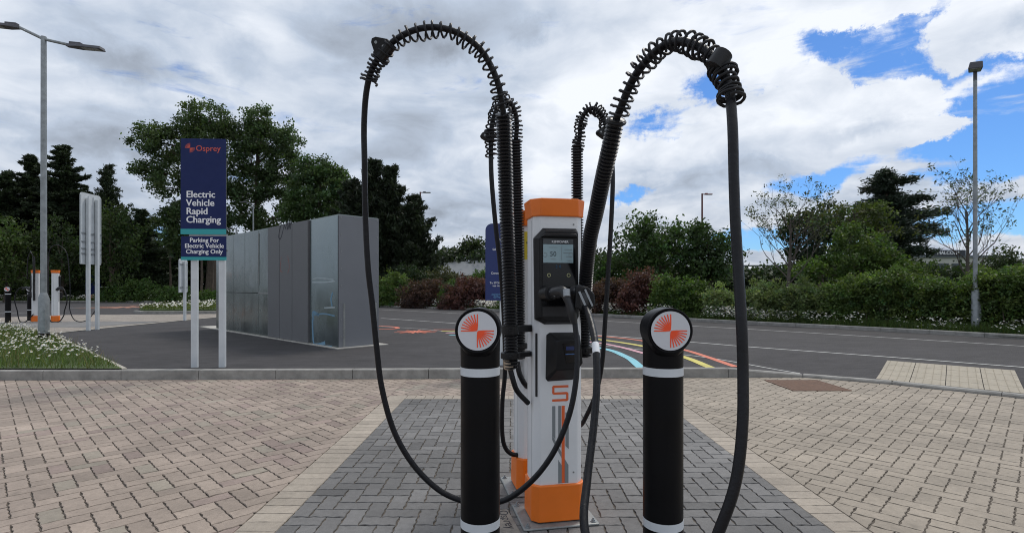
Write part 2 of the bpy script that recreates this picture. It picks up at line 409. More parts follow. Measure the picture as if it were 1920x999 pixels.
def herring(pv, hp, ang, bounds, colf, z=0., origin=(0, 0), a=.120):
    ca, sa = math.cos(ang), math.sin(ang); x0, x1, y0, y1 = bounds
    cxm, cym = (x0+x1)/2, (y0+y1)/2; rad = math.hypot(x1-x0, y1-y0)/2; n = int(rad/a)+4
    lx = (cxm-origin[0])*ca+(cym-origin[1])*sa; ly = -(cxm-origin[0])*sa+(cym-origin[1])*ca; bi, bj = round(lx/a), round(ly/a)
    for i in range(bi-n, bi+n):
        for j in range(bj-n, bj+n):
            k = (i-j) % 4
            if k == 0: r = (i*a, j*a, (i+2)*a, (j+1)*a)
            elif k == 2: r = (i*a, (j-1)*a, (i+1)*a, (j+1)*a) if False else None
            else: r = None
            rs = []
            if k == 0: rs = [(i*a, j*a, (i+2)*a, (j+1)*a)]
            if k == 3: rs = [(i*a, j*a, (i+1)*a, (j+2)*a)]
            for r in rs:
                mx, my = (r[0]+r[2])/2, (r[1]+r[3])/2; wx, wy = origin[0]+mx*ca-my*sa, origin[1]+mx*sa+my*ca
                if not (x0-.2 < wx < x1+.2 and y0-.2 < wy < y1+.2): continue
                poly = [(origin[0]+px*ca-py*sa, origin[1]+px*sa+py*ca) for px, py in jag(*r)]
                poly = clip(poly, hp)
                if poly: pv.block(poly, z+random.gauss(0, .0007), colf(wx, wy))
def jit(c, s): k = 1+random.gauss(0, s); return tuple(max(.01, v*k) for v in c)
def vn(x, y, s, o=0): return .5+.5*math.sin(x*s+1.7*math.sin(y*s*.8+o)+o)*math.cos(y*s*1.1+1.3*math.sin(x*s*.7+2*o))
def c_beige(x, y):
    w = vn(x, y, 1.3, 2); r = random.random()
    base = np.array((.318, .258, .210))*(1-w*.35)+np.array((.300, .236, .205))*w*.35
    if x > 2: base = np.array((.322, .275, .220))
    if x > 2: return jit(base*(.96+.08*vn(x, y, .9, 5)), .045)
    if r < .12: base = base*np.array((.86, .82, .86))
    elif r > .93: base = base*np.array((.93, 1.0, .98))
    return jit(base*(.94+.12*vn(x, y, .9, 5)), .075)
def c_grey(x, y): return jit(np.array((.158, .153, .149))*(.9+.25*vn(x, y, 1.1, 1)), .10)
def c_soldier(x, y): return jit((.355, .306, .250), .06)
def paver_extra(q, b, tc):
    n = q.noise(tc, 160, 5, .8); n2 = q.noise(tc, 2.2, 6, .65); n4 = q.noise(tc, 23, 5, .7)
    old = b.inputs['Base Color'].links[0].from_socket
    v = q.math('MULTIPLY', q.ramp(n, .3, .7, .84, 1.16, False), q.math('MULTIPLY', q.ramp(n2, .3, .72, .84, 1.12, False), q.ramp(n4, .32, .7, .85, 1.1, False)))
    spots = q.ramp(q.noise(tc, 3.1, 3, .5), .66, .74, 1, .80); drips = q.ramp(q.noise(tc, 15, 2, .4), .74, .80, 1, .70); wear = q.ramp(q.noise(q.vmath('MULTIPLY', tc, (.5, 1.6, 1)), .8, 5, .6), .35, .7, .90, 1.08)
    v = q.math('MULTIPLY', v, q.math('MULTIPLY', wear, q.math('MULTIPLY', spots, drips)))
    s_ = q.vmath('SCALE', old, None); q.l.new(v, s_.node.inputs['Scale']); q.l.new(s_, b.inputs['Base Color'])
    bn = q.node('ShaderNodeBump'); bn.inputs['Strength'].default_value = .5; bn.inputs['Distance'].default_value = .003
    q.l.new(n, bn.inputs['Height']); q.l.new(bn.outputs[0], b.inputs['Normal'])
M_pave = mat('paving_block', (.3, .3, .3), .85, attr='Col', extra=paver_extra)
M_sand = mat('joint_sand', (.11, .092, .075), .95, var=.4, vscale=30)
XL, XR, XL2, XR2, YB, YB2 = -1.36, 1.85, -1.60, 2.07, 6.70, 6.92
pv = Pave()
def hp_line(a, b):     # half plane on the camera side of the line a->b (running +x)
    dx, dy = b[0]-a[0], b[1]-a[1]; L = math.hypot(dx, dy); nx, ny = -dy/L, dx/L; return (nx, ny, nx*a[0]+ny*a[1]-.004)
ks = [hp_line(a, b) for a, b in zip(NEAR[1:-1], NEAR[2:-1])]+[hp_line(NEAR[0], NEAR[1])]
low = [(0, -1, -.9)]
herring(pv, ks+[(1, 0, XL2-.003)]+low, R(45), (-11, XL2, .9, 8.2), c_beige)
herring(pv, ks+[(-1, 0, -XL2+.0), (1, 0, XR2), (0, -1, -YB2-.003)], R(45), (XL2, XR2, YB2, 8.4), c_beige)
herring(pv, ks+[(-1, 0, -XR2-.003)]+low, R(45), (XR2, 11.5, .9, 8.6), c_beige)
pv.build('paving', M_pave)
pg = Pave()
herring(pg, [(-1, 0, -XL), (1, 0, XR), (0, 1, YB)]+low, 0, (XL, XR, .9, YB), c_grey, origin=(XL, 0), a=.112)
y = .9
while y < YB2:                                  # soldier courses
    for a, b in ((XL2, XL), (XR, XR2)): 
        y1 = min(y+.12, YB2); pg.block(clip(jag(a, y, b, y1, .001), [(0, 1, YB2)]) or jag(a, y, b, y1), 0, c_soldier(a, y))
    y += .12
x = XL
while x < XR-.02: pg.block(jag(x, YB, min(x+.12, XR), YB2, .001), 0, c_soldier(x, YB)); x += .12
pg.build('charging_bay_paving', M_pave)
g = MB(); pts = [(-70, -60)]+[(a, b) for a, b in NEAR]+[(22, -60)]
g.add([(a, b+.05, -.009) for a, b in pts], [tuple(range(len(pts)))[::-1]]); struct('paving_bed', g, M_sand)
g = MB(); g.add([(-60, -60, .0), (20, -60, .0), (20, .895, .0), (-60, .895, 0)], [(0, 1, 2, 3)])
g.add([(-60, .9, 0), (-11, .9, 0), (-11, 8.0, 0), (-60, 6.93, 0)], [(0, 1, 2, 3)])
def farpave(q, b, tc):
    br = q.node('ShaderNodeTexBrick'); q.l.new(tc, br.inputs['Vector']); br.inputs['Scale'].default_value = 1
    br.inputs['Brick Width'].default_value = .2; br.inputs['Row Height'].default_value = .1; br.inputs['Mortar Size'].default_value = .005
    br.inputs['Color1'].default_value = (.32, .28, .235, 1); br.inputs['Color2'].default_value = (.27, .235, .205, 1); br.inputs['Mortar'].default_value = (.08, .07, .06, 1)
    v = q.vmath('SCALE', br.outputs[0], None); q.l.new(q.ramp(q.noise(tc, 1.3, 5), .3, .7, .85, 1.1), v.node.inputs['Scale']); q.l.new(v, b.inputs['Base Color'])
M_farpave = mat('far_paving', (.3, .27, .23), .85, extra=farpave)
struct('paving', g, M_farpave)

# left-hand bay, beyond the bed
def poly_on_road(name, px, dz, m):
    g = MB(); pts = [GA(x, y, dz) for x, y in px]; g.add(pts, [tuple(range(len(pts)))]); 
    o = struct(name, g, m); me = o.data
    if me.polygons[0].normal.z < 0: me.flip_normals()
    return o
bay = [(-250, 600), (-20, 596), (120, 590.5), (412, 588.5), (470, 588.5), (345, 600.5), (105, 624.5), (30, 632), (-260, 650)]
poly_on_road('parking_bay', bay, .004, M_farpave)
M_bay2 = mat('grey_bay_paving', (.17, .165, .16), .85, var=.15, vscale=2)
poly_on_road('parking_bay', [(-120, 606), (110, 602.5), (300, 603), (270, 606.5), (150, 614), (-40, 613)], .008, M_bay2)
M_flat = mat('pale_kerb_edging', (.42, .39, .33), .85, var=.2, vscale=4)
def ribbon(pts, w):
    vs = []; fs = []; pts = [Vector(p) for p in pts]
    ws = w if isinstance(w, list) else [w]*len(pts)
    for i, p in enumerate(pts):
        T = (pts[min(i+1, len(pts)-1)]-pts[max(i-1, 0)]); T.z = 0; T.normalize(); n = Vector((-T.y, T.x, 0))*ws[i]/2
        vs += [p+n, p-n]
    fs = [(2*i, 2*i+1, 2*i+3, 2*i+2) for i in range(len(pts)-1)]; return vs, fs
def line(name, px, w, m, dz=.0045, n=14, label=None):
    g = MB(); pts = spline([GA(x, y) for x, y in px], n); pts = [Vector((p.x, p.y, za(p.x, p.y)+dz)) for p in pts]
    g.add(*ribbon(pts, w)); return struct(name, g, m)
line('bay_edging', [(105, 624.5), (220, 612.5), (345, 600.5), (410, 594.5)], .13, M_flat, .012)

def worn(q, b, tc):
    n = q.noise(tc, 60, 5, .8); old = b.inputs['Base Color'].links[0].from_socket if b.inputs['Base Color'].links else None
def paint(name, c, wear=.45):
    def ex(q, b, tc):
        n = q.math('ADD', q.noise(tc, 45, 6, .8), q.math('MULTIPLY', q.noise(tc, 2.5, 4), .4))
        q.l.new(q.mix(q.ramp(n, .62, 1.05), (*c, 1), (c[0]*.3+.035, c[1]*.3+.035, c[2]*.3+.035, 1)), b.inputs['Base Color'])
    return mat(name, c, .75, extra=ex)
P_white = paint('road_paint_white', (.48, .48, .46)); P_coral = paint('road_paint_coral', (.62, .17, .10)); P_yel = paint('road_paint_yellow', (.62, .54, .13))
P_pink = paint('road_paint_pink', (.62, .33, .38)); P_blue = paint('road_paint_blue', (.22, .52, .60)); P_faded = paint('road_paint_faded', (.38, .18, .12))
line('road_line', [(400, 572), (560, 575), (714.5, 580.5), (868, 588), (1100, 600), (1287, 610.5), (1402, 617), (1650, 632), (1920, 649), (2100, 661)], .08, P_white)
line('road_line', [(714.5, 596.5), (851, 606), (1000, 619), (1285, 640.5), (1402, 650), (1650, 668), (1920, 688.5), (2100, 701)], .085, P_white)
line('road_line', [(714, 612), (793, 617), (900, 628), (1130, 648), (1300, 667), (1402, 683), (1500, 700)], .05, P_white)
line('road_line', [(0, 587.5), (60, 586.5)], .12, P_white, n=4); line('road_line', [(130, 577), (180, 576)], .2, P_white, n=4)
wd = lambda a, b, n: [a+(b-a)*i/(n-1) for i in range(n)]
line('rainbow_road_stripe', [(813, 618), (900, 618.5), (1000, 621), (1100, 628), (1198, 638), (1278, 655), (1325, 669), (1380, 688)], .13, P_coral, .0065)
line('rainbow_road_stripe', [(828, 621), (900, 622), (1000, 627), (1100, 634), (1200, 648), (1278, 668), (1333, 689.5)], .15, P_yel, .0065)
line('rainbow_road_stripe', [(836, 624.5), (900, 626), (1000, 632), (1122, 643), (1202, 661), (1240, 675), (1262, 690)], .13, P_pink, .0065)
line('rainbow_road_stripe', [(843, 628), (900, 630), (1000, 638), (1122, 652), (1174, 669), (1202, 689.5)], .15, P_blue, .0065)
def starburst(px, py, r, m, n=20):
    c = GA(px, py); g = MB()
    for k in range(n):
        a = 2*math.pi*k/n; l = r*(1 if k % 2 else .72)
        d = Vector((math.cos(a), math.sin(a), 0)); nn = Vector((-d.y, d.x, 0))
        g.add([c+nn*.05*r/1.2+Vector((0, 0, .006+.0002*k)), c-nn*.05*r/1.2+Vector((0, 0, .006+.0002*k)), c+d*l-nn*.055*r+Vector((0, 0, .006+.0002*k)), c+d*l+nn*.055*r+Vector((0, 0, .006+.0002*k))], [(0, 1, 2, 3)])
    return struct('starburst_road_marking', g, m)
starburst(780, 622, .62, P_coral); 
line('road_marking', [(700, 611), (735, 612.5), (746, 614.7), (735, 616.7), (700, 617.5)], .14, P_coral, .0065)
starburst(232, 576, 2.6, P_faded, 16)
line('road_marking', [(180, 573), (300, 571.5), (400, 573.5)], .35, P_faded, .0065)

# compound slab
def slab(name, pts, z0, z1, m):
    g = MB(); g.prism(pts, z0, z1); return struct(name, g, m)
CP = Vector((-3.66, 11.22)); U = Vector((-.721, .693)); V = Vector((.693, .721)); CL, CW, CH = 7.7, .93, 2.80
def cpt(u, v): q = CP+U*u+V*v; return (q.x, q.y)
M_slab = mat('slab_concrete', (.44, .42, .38), .85, var=.15, vscale=3)
slab('concrete_plinth', [cpt(-.17, -.13), cpt(-.17, CW+.17), cpt(CL+1.3, CW+.17), cpt(CL+1.3, -.13)], .10, .147, M_slab)

# tactile crossing slab and inspection cover
M_buff = mat('buff_tactile', (.34, .30, .235), .85, var=.1, vscale=7)
M_rust = mat('rust_brown_infill', (.17, .10, .068), .85, var=.25, vscale=18)
g = MB(); A, B, C_, D_ = Vector((5.50, 8.02)), Vector((6.62, 9.36)), Vector((7.80, 8.22)), Vector((6.68, 6.88))
for i in range(4):
    for j in range(4):
        def q_(u, v): p = (A.lerp(B, u)).lerp(D_.lerp(C_, u), v); return p
        e_ = .012
        qs = [q_((i+e_)/4, (j+e_)/4), q_((i+e_)/4, (j+1-e_)/4), q_((i+1-e_)/4, (j+1-e_)/4), q_((i+1-e_)/4, (j+e_)/4)]
        vs = [(p.x, p.y, za(p.x, p.y)-.03) for p in qs]+[(p.x, p.y, za(p.x, p.y)+.016) for p in qs]
        g.add(vs, [(4, 5, 6, 7), (0, 1, 5, 4), (1, 2, 6, 5), (2, 3, 7, 6), (3, 0, 4, 7)])
        for a in range(4):
            p0, p1 = q_((i+.08)/4, (j+.14+a*.24)/4), q_((i+.92)/4, (j+.14+a*.24)/4)
            g.add([(p0.x-.018, p0.y-.018, za(*p0)+.0165), (p0.x+.018, p0.y+.018, za(*p0)+.0165), (p1.x+.018, p1.y+.018, za(*p1)+.0165), (p1.x-.018, p1.y-.018, za(*p1)+.0165),
                   (p0.x-.01, p0.y-.01, za(*p0)+.022), (p0.x+.01, p0.y+.01, za(*p0)+.022), (p1.x+.01, p1.y+.01, za(*p1)+.022), (p1.x-.01, p1.y-.01, za(*p1)+.022)],
                  [(4, 5, 6, 7), (0, 1, 5, 4), (1, 2, 6, 5), (2, 3, 7, 6), (3, 0, 4, 7)])
struct('tactile_paving', g, M_buff)
cv = thing('drain_cover', 'rusty brown slatted square cover set in the beige paving by the kerb', 'drain cover', (4.23, 7.63, 0))
g = MB()
for k in range(19): g.box((4.23, 7.63-.36+k*.04, .003), (.74, .027, .012))
g.build('slat', M_rust, cv); 
g = MB(); g.box((4.23, 7.63-.395, .004), (.80, .03, .014)); g.box((4.23, 7.63+.395, .004), (.80, .03, .014)); g.box((4.23-.385, 7.63, .004), (.03, .76, .014)); g.box((4.23+.385, 7.63, .004), (.03, .76, .014))
g.box((4.23, 7.63, -.0005), (.74, .76, .006), mi=0)
g.build('frame', mat('rusty_frame', (.13, .07, .045), .8, var=.2), cv)

# ---------------------------------------------------------------- charging stations
NEARLOC, NEARROT = Vector((.258, 3.27, 0)), R(11)
def lx(px, yl=-.145):
    p = (px-CX)/F; c, s = math.cos(NEARROT), math.sin(NEARROT)
    return (p*(NEARLOC.y+c*yl)-(NEARLOC.x-s*yl))/(c-s*p)
def lz(py, Y=3.12): return EYE-(py-HY)/F*Y
def octo(hx, hy, ch): return [(-hx, -hy+ch), (-hx+ch, -hy), (hx-ch, -hy), (hx, -hy+ch), (hx, hy-ch), (hx-ch, hy), (-hx+ch, hy), (-hx, hy-ch)]
def ribbed(root, pts, r0=.028, r1=.041, pitch=.0185, name='hose_sleeve'):
    """corrugated hose sleeve"""
    pts = resample(spline(pts, 10), pitch/6); rad = []
    for i in range(len(pts)):
        a = i % 6; rad.append([r0, r0+.002, r1, r1+.0006, r1, r0+.002][a])
    g = MB(); g.tube(pts, rad, 14); return g.build(name, mat('hose_black', (.008, .008, .010), .38, spec=.5), root, smooth=False)
def helix(root, pts, turns, r, wire, off=(0, 0, 0), tp=None, name='spring_coil', n=7):
    """pts = centre line; tp maps 0..1 of the length to turns"""
    line_ = resample(spline(pts, 12), .004); fr = frames(line_); N = len(line_); K = int(turns*18); out = []
    offv = Vector(off)
    for k in range(K+1):
        w = k/K*turns; u = tp(w/turns) if tp else w/turns; i = min(N-1, int(u*(N-1))); T, Nn, B = fr[i]; a = 2*math.pi*w
        ro = r*(1+.12*math.sin(w*.9)); j = Vector((math.sin(w*1.7), math.cos(w*2.3), math.sin(w*1.1)))*.004
        o2 = offv-T*offv.dot(T)
        out.append(line_[i]+o2+j+(Nn*math.cos(a)+B*math.sin(a))*ro)
    g = MB(); g.tube(out, wire, n); return g.build(name, M_spring, root, smooth=True)
def cable(root, pts, r=.015, name='charging_cable', m=None):
    pts = resample(spline(pts, 10), .02); g = MB(); g.tube(pts, r, 12); return g.build(name, m or M_rubber, root, smooth=True)

def charger(loc, rz, label, detail=True, group=None, sticker=False):
    t_ = thing('charging_station', label, 'ev charger', loc, rz, group); kw = dict(world=False)
    g = MB(); g.prism(octo(.15, .115, .035), .02, 1.86); body = g.build('body', M_white, t_, bevel=.006, **kw)
    g = MB(); g.prism(octo(.166, .135, .04), .02, .235, top=octo(.163, .132, .038)); g.build('plinth', M_orange, t_, bevel=.007, **kw)
    g = MB(); g.prism(octo(.160, .128, .042), 1.825, 1.93, top=octo(.172, .140, .06)); g.build('cap', M_orange, t_, bevel=.006, **kw)
    g = MB(); g.box((0, 0, .007), (.46, .37, .014)); bp = g.build('base_plate', M_plate, t_, bevel=.012, **kw)
    for sx in (-1, 1):
        for sy in (-1, 1):
            g = MB(); c = Vector((sx*.20, sy*.155, .014)); g.cyl(c, c+Vector((0, 0, .004)), .018); g.cyl(c, c+Vector((0, 0, .014)), .012, n=6); g.cyl(c, c+Vector((0, 0, .024)), .006)
            g.build('bolt', M_galv, bp, **kw)
    # screen bezel wrapping the front
    o = [(-.152, 1.695), (-.10, 1.755), (.105, 1.755), (.118, 1.735), (.122, 1.23), (.10, 1.185), (-.09, 1.185), (-.145, 1.215)][::-1]
    inn = [(-.128, 1.69), (-.09, 1.735), (.097, 1.735), (.106, 1.72), (.108, 1.235), (.092, 1.205), (-.082, 1.205), (-.124, 1.23)][::-1]
    g = MB(); g.xz(inn, -.152, -.118, back=o); g.xz(o, -.1185, -.085)
    bz = g.build('bezel', M_black, t_, bevel=.004, **kw)
    g = MB(); g.xz([(-.119, 1.70), (-.10, 1.717), (.09, 1.717), (.10, 1.70)][::-1], -.168, -.15, back=[(-.125, 1.695), (-.095, 1.725), (.097, 1.725), (.105, 1.695)][::-1]); g.build('visor', M_black, bz, bevel=.004, **kw)
    g = MB(); g.box((-.011, -.1535, 1.475), (.20, .004, .36)); gp = g.build('front_glass', M_gloss, bz, **kw)
    sc = mat('screen_glow', (.20, .28, .31), .3)
    if 'done' not in sc:
        sc['done'] = 1; b = sc.node_tree.nodes['Principled BSDF']; b.inputs['Emission Color'].default_value = (.40, .56, .64, 1); b.inputs['Emission Strength'].default_value = .05
    g = MB(); g.box((-.0165, -.1565, lz(475.5)), (.182, .002, .108)); sr = g.build('screen', sc, bz, **kw)
    M_ = Matrix.Translation
    def tx(s_, size, x, z, m, bold=0, al='CENTER', y=-.1588): 
        mm = M_((x, y, z)) @ Matrix.Rotation(R(90), 4, 'X'); cu = text(s_, size, mm, 'lettering', m, None, bold, al, .0003); cu.parent = sr; return cu
    g = MB(); g.box((-.0165, -.1562, lz(453)), (.182, .002, .030)); g.build('screen_header', mat('screen_dark', (.05, .055, .06), .3), sr, **kw)
    if detail:
        tx('KEMPOWER', .019, -.006, lz(455.5), M_wht, .01); tx('50', .040, -.048, lz(480.5), mat('screen_ink', (.03, .05, .06), .4), .0)
        g = MB()
        for x, w, z in ((-.048, .05, 464), (.045, .05, 468), (.045, .06, 474), (.05, .04, 481), (-.048, .03, 486), (.055, .03, 489)): g.box((x, -.1582, lz(z)), (w, .0012, .0025))
        g.box((.004, -.1582, lz(475)), (.0015, .0012, .085)); g.build('screen_graphics', M_grey, sr, **kw)
        for x in (lx(1021), lx(1069)):
            g = MB(); pts = [Vector((x+.012*math.cos(a), -.158, lz(478)+.012*math.sin(a))) for a in np.linspace(0, 2*math.pi, 17)]; g.tube(pts, .0012, 4, caps=False); g.build('screen_ring', M_grey, sr, **kw)
        # contactless waves
        g = MB()
        for s_ in (-1, 1):
            for rr in (.008, .014): 
                pts = [Vector((-.0165+s_*rr*math.cos(a), -.156, lz(500)+rr*math.sin(a))) for a in np.linspace(-.8, .8, 7)]; g.tube(pts, .0013, 4)
        g.build('contactless_mark', mat('blue_mark', (.02, .10, .20), .4), bz, **kw)
        for x in (lx(1028.3), lx(1065)):
            g = MB(); pts = [Vector((x+.0095*math.cos(a), -.157, lz(516)+.0095*math.sin(a))) for a in np.linspace(0, 2*math.pi, 21)]; g.tube(pts, .0022, 6, caps=False)
            g.build('button', mat('button_ring', (.42, .42, .22), .4, .2), bz, smooth=True, **kw)
    # holster pocket below the glass
    g = MB(); g.box((-.011, -.1525, 1.262), (.20, .004, .055)); g.build('holster', mat('holster_black', (.02, .02, .022), .5), bz, **kw)
    # card reader
    bk = [(-.085, .862), (-.07, .845), (.085, .85), (.135, .93), (.128, 1.12), (.115, 1.138), (-.06, 1.138), (-.08, 1.125)]
    ft = [(-.045, .93), (-.035, .925), (.09, .93), (.118, .965), (.105, 1.09), (.095, 1.10), (-.02, 1.10), (-.04, 1.09)]
    g = MB(); g.xz(ft[::1], -.205, -.113, back=bk); rd = g.build('card_reader', M_black, t_, bevel=.005, **kw)
    me = rd.data
    g = MB(); g.xz([(-.005, 1.08), (.085, 1.08), (.075, .97), (.018, .965)], -.2075, -.2); pd = g.build('terminal_display', M_gloss, rd, **kw)
    if detail:
        g = MB(); g.box((.04, -.2085, 1.052), (.05, .002, .022)); g.build('terminal_screen', mat('terminal_blue', (.015, .03, .11), .25), rd, **kw)
        g = MB(); g.box((.04, -.2085, 1.018), (.055, .002, .006)); g.build('terminal_line', mat('terminal_bright', (.05, .12, .30), .3), rd, **kw)
    # slot on the left chamfer
    c = Vector((-.1345, -.0995, .945)); Mr = Matrix.Translation(c) @ Matrix.Rotation(R(-45), 4, 'Z')
    g = MB(); g.box((0, 0, 0), (.012, .006, .375), Mr); g.build('vent_slot', M_dark, t_, **kw)
    for x_, y_ in ((-.1503, -.045), (.1503, -.045), (-.1503, .06), (.1503, .06)):
        g = MB(); g.box((x_, y_, 1.03), (.0012, .003, 1.55)); g.build('panel_seam', M_grey, body, **kw)
    for z_ in (.30, 1.78):
        g = MB(); g.cyl((.09, -.1152, z_), (.09, -.1175, z_), .0055, n=8); g.build('screw', M_plate, body, **kw)
    # printed S and bars on the front
    Y0 = -.1158
    SXo = .020
    def bar(g, x0, x1, z0, z1): g.box(((x0+x1)/2+SXo, Y0, (z0+z1)/2), (x1-x0, .0012, z1-z0))
    a, b2, th = -.062, .038, .0135; z1, z0 = .822, .727; zm = (z0+z1)/2
    g = MB(); bar(g, a+.012, b2, z1-th, z1); bar(g, a, a+th, zm+.004, z1-.010); bar(g, a+.010, b2-.010, zm-th/2, zm+th/2); bar(g, b2-th, b2, z0+.010, zm-.004); bar(g, a, b2-.012, z0, z0+th)
    for (x, z, k) in ((a+.012, z1-.012, 1), (a+.012, zm+.006, 2), (b2-.012, zm-.006, 0), (b2-.012, z0+.012, 3)):
        r_ = .0125; a0 = {0: 0, 1: 90, 2: 180, 3: 270}[k]; pl = [(x, z)]+[(x+r_*math.cos(R(a0+d)), z+r_*math.sin(R(a0+d))) for d in (0, 30, 60, 90)]
        g.xz([(x_+SXo, z_) for x_, z_ in pl], Y0-.0007, Y0+.0004)
    g.build('letter_mark', mat('orange_print', (.70, .12, .03), .5), t_, **kw)
    def quad(g, pl): g.xz([(x_+SXo, z_) for x_, z_ in pl], Y0-.0006, Y0+.0006)
    g = MB(); quad(g, [(-.062, .70), (-.062, .53), (-.043, .50), (-.043, .70)]); quad(g, [(-.062, .53), (-.005, .425), (-.005, .39), (-.062, .50)][::-1])
    quad(g, [(-.025, .70), (-.025, .475), (-.008, .45), (-.008, .70)]); quad(g, [(-.025, .38), (-.025, .24), (-.003, .24), (-.003, .345)])
    quad(g, [(.020, .66), (.020, .46), (.040, .44), (.040, .66)]); quad(g, [(.014, .385), (.014, .24), (.038, .24), (.038, .345)]); g.build('grey_stripe', M_grey, t_, **kw)
    g = MB(); bar(g, -.004, .015, .24, .70); g.build('orange_stripe', mat('orange_print', (.7, .12, .03)), t_, **kw)
    if sticker:
        g = MB(); g.box((.06, .1162, 1.69), (.105, .002, .19)); st = g.build('warning_sticker', M_yel, t_, **kw)
        g = MB()
        for k in range(7): g.box((.06+.008*math.sin(k*2.1), .1176, 1.62+k*.022), (.07-.015*(k % 3), .001, .004))
        for k in range(3): g.box((.03+.03*k, .1176, 1.71), (.016, .0012, .012))
        g.build('sticker_print', M_dark, st, **kw)
    return t_
A_ = charger(NEARLOC, NEARROT, 'nearest white and orange ev charger, its lit screen facing the viewer between two black bollards')
B_ = charger(NEARLOC+Vector((-.085, .49, 0)), NEARROT+R(180), 'white and orange ev charger right behind the nearest one, yellow sticker on its back', sticker=True)

def bracket(root, p, x_to, w=.10, h=.05):
    """clamp holding a sleeve to the charger"""
    g = MB(); g.cyl((p[0], p[1], p[2]-h/2), (p[0], p[1], p[2]+h/2), w/2, n=20)
    q = Vector(x_to); d = (q-Vector(p)); L = d.length; mid = (q+Vector(p))/2
    Mr = Matrix.Translation(mid) @ Matrix.Rotation(math.atan2(d.y, d.x), 4, 'Z'); g.box((0, 0, 0), (L, .05, h*.8), Mr)
    g.cyl((p[0], p[1]-w/2+.004, p[2]), (p[0], p[1]-w/2-.012, p[2]), .008, n=8)
    g.build('hose_bracket', M_black, root, bevel=.003)
# front charger, left hose
SLp = [P(958, 690, 3.13), P(957, 600, 3.08), P(954, 500, 3.0), P(950, 400, 2.9), P(947, 300, 2.78), P(944, 214, 2.66)]
ribbed(A_, SLp)
bracket(A_, P(957, 666, 3.12), P(1000, 662, 3.24), .115, .035); bracket(A_, P(957, 618, 3.10), P(1000, 614, 3.24), .10, .05)
g = MB(); g.cyl(P(955, 674, 3.13), P(955.5, 690, 3.13), .036, n=12); g.cyl(P(955, 683, 3.13), P(955.5, 692, 3.13), .030, n=6); g.build('cable_gland', M_brass, A_, smooth=True)
for pts in ([(956, 688, 3.13), (962, 712, 3.12), (970, 733, 3.13), (990, 755, 3.20)], ):
    cable(A_, [P(*q) for q in pts], .016)
loopL = [(945, 222, 2.67), (942, 200, 2.65), (935, 161, 2.62), (921, 125, 2.6), (900, 92, 2.58), (870, 68, 2.56), (840, 55.6, 2.55), (810, 51.5, 2.55), (780, 56, 2.56), (753, 68, 2.58), (732, 83, 2.6), (711, 107, 2.63), (695, 137, 2.66)]
tailL = [(686, 180, 2.70), (682.5, 240, 2.74), (683.5, 300, 2.76), (685, 400, 2.8), (690, 500, 2.82), (698, 570, 2.84), (706, 650, 2.85), (716, 727, 2.85), (738, 806, 2.85), (773, 868, 2.85), (819, 915, 2.84), (863, 937, 2.83), (902, 944, 2.82),
         (940, 939, 2.8), (972, 922, 2.78), (1010, 887, 2.76), (1043, 838, 2.76), (1068, 775, 2.78), (1080, 712, 2.82), (1082, 650, 2.88), (1078, 606, 2.93)]
cable(A_, [P(*q) for q in loopL+tailL], .0152)
def tpL(u): return u/.8*.86*.93 if u < .8 else .8/.8*.86*.93+(u-.8)/.2*(1-.86*.93)
helix(A_, [P(*q) for q in [(945, 214, 2.67)]+loopL[1:]+[(690, 156, 2.68)]], 30, .036, .0055, off=(0, 0, -.012), tp=lambda u: (u/.74*.86) if u < .74 else (.86+(u-.74)/.26*.14))
def clamp(root, c, ax, up, s=1.0):
    """two-hole cable clamp: ear plate seen flat"""
    ax = Vector(ax).normalized(); up = Vector(up); up = (up-ax*up.dot(ax)).normalized(); si = ax.cross(up)
    M_ = Matrix.Translation(c) @ Matrix((ax, up, si)).transposed().to_4x4(); g = MB()
    pl = [(-.045, -.03), (.05, -.03), (.055, .02), (.02, .075), (.0, .085), (-.018, .075), (-.05, .02)]; g.prism([(x*s, y*s) for x, y in pl], -.028*s, .028*s, M_)
    g.cyl(M_ @ Vector((-.05*s, -.002, 0)), M_ @ Vector((.055*s, -.002, 0)), .034*s, n=16)
    o = g.build('cable_clamp', M_black, root, bevel=.004)
    for x, y in ((.0, .055), (.012, .012)):
        g = MB(); g.cyl(M_ @ Vector((x*s, y*s, -.0295*s)), M_ @ Vector((x*s, y*s, .0295*s)), .008*s, n=12); g.build('clamp_bolt', M_galv, o, smooth=True)
clamp(A_, P(722, 96, 2.61), P(735, 80, 2.6)-P(709, 112, 2.62), P(700, 70, 2.6)-P(722, 96, 2.61), .92)

# front charger, right hose, leaning towards the viewer
SRp = [P(1096, 668, 3.28), P(1096, 600, 3.24), P(1099, 520, 3.10), P(1106, 450, 2.92), P(1117, 400, 2.78), P(1130, 337, 2.62), P(1144, 275, 2.5), P(1155, 222, 2.42)]
ribbed(A_, SRp)
bracket(A_, P(1097, 655, 3.27), P(1060, 655, 3.32), .115, .035)
loopR = [(1154, 226, 2.43), (1162, 208, 2.4), (1172, 182, 2.37), (1186, 151, 2.33), (1204, 124, 2.28), (1228, 98, 2.22), (1252, 83, 2.16), (1276, 78, 2.1), (1300, 83.6, 2.05), (1322, 95, 2.0), (1342, 115, 1.95), (1357, 139, 1.91), (1367, 166, 1.88)]
tailR = [(1371, 200, 1.85), (1374, 250, 1.82), (1376, 337, 1.8), (1379, 420, 1.78), (1384, 500, 1.76), (1390, 600, 1.72), (1393, 700, 1.70), (1392, 800, 1.67), (1380, 900, 1.65), (1352, 985, 1.65)]
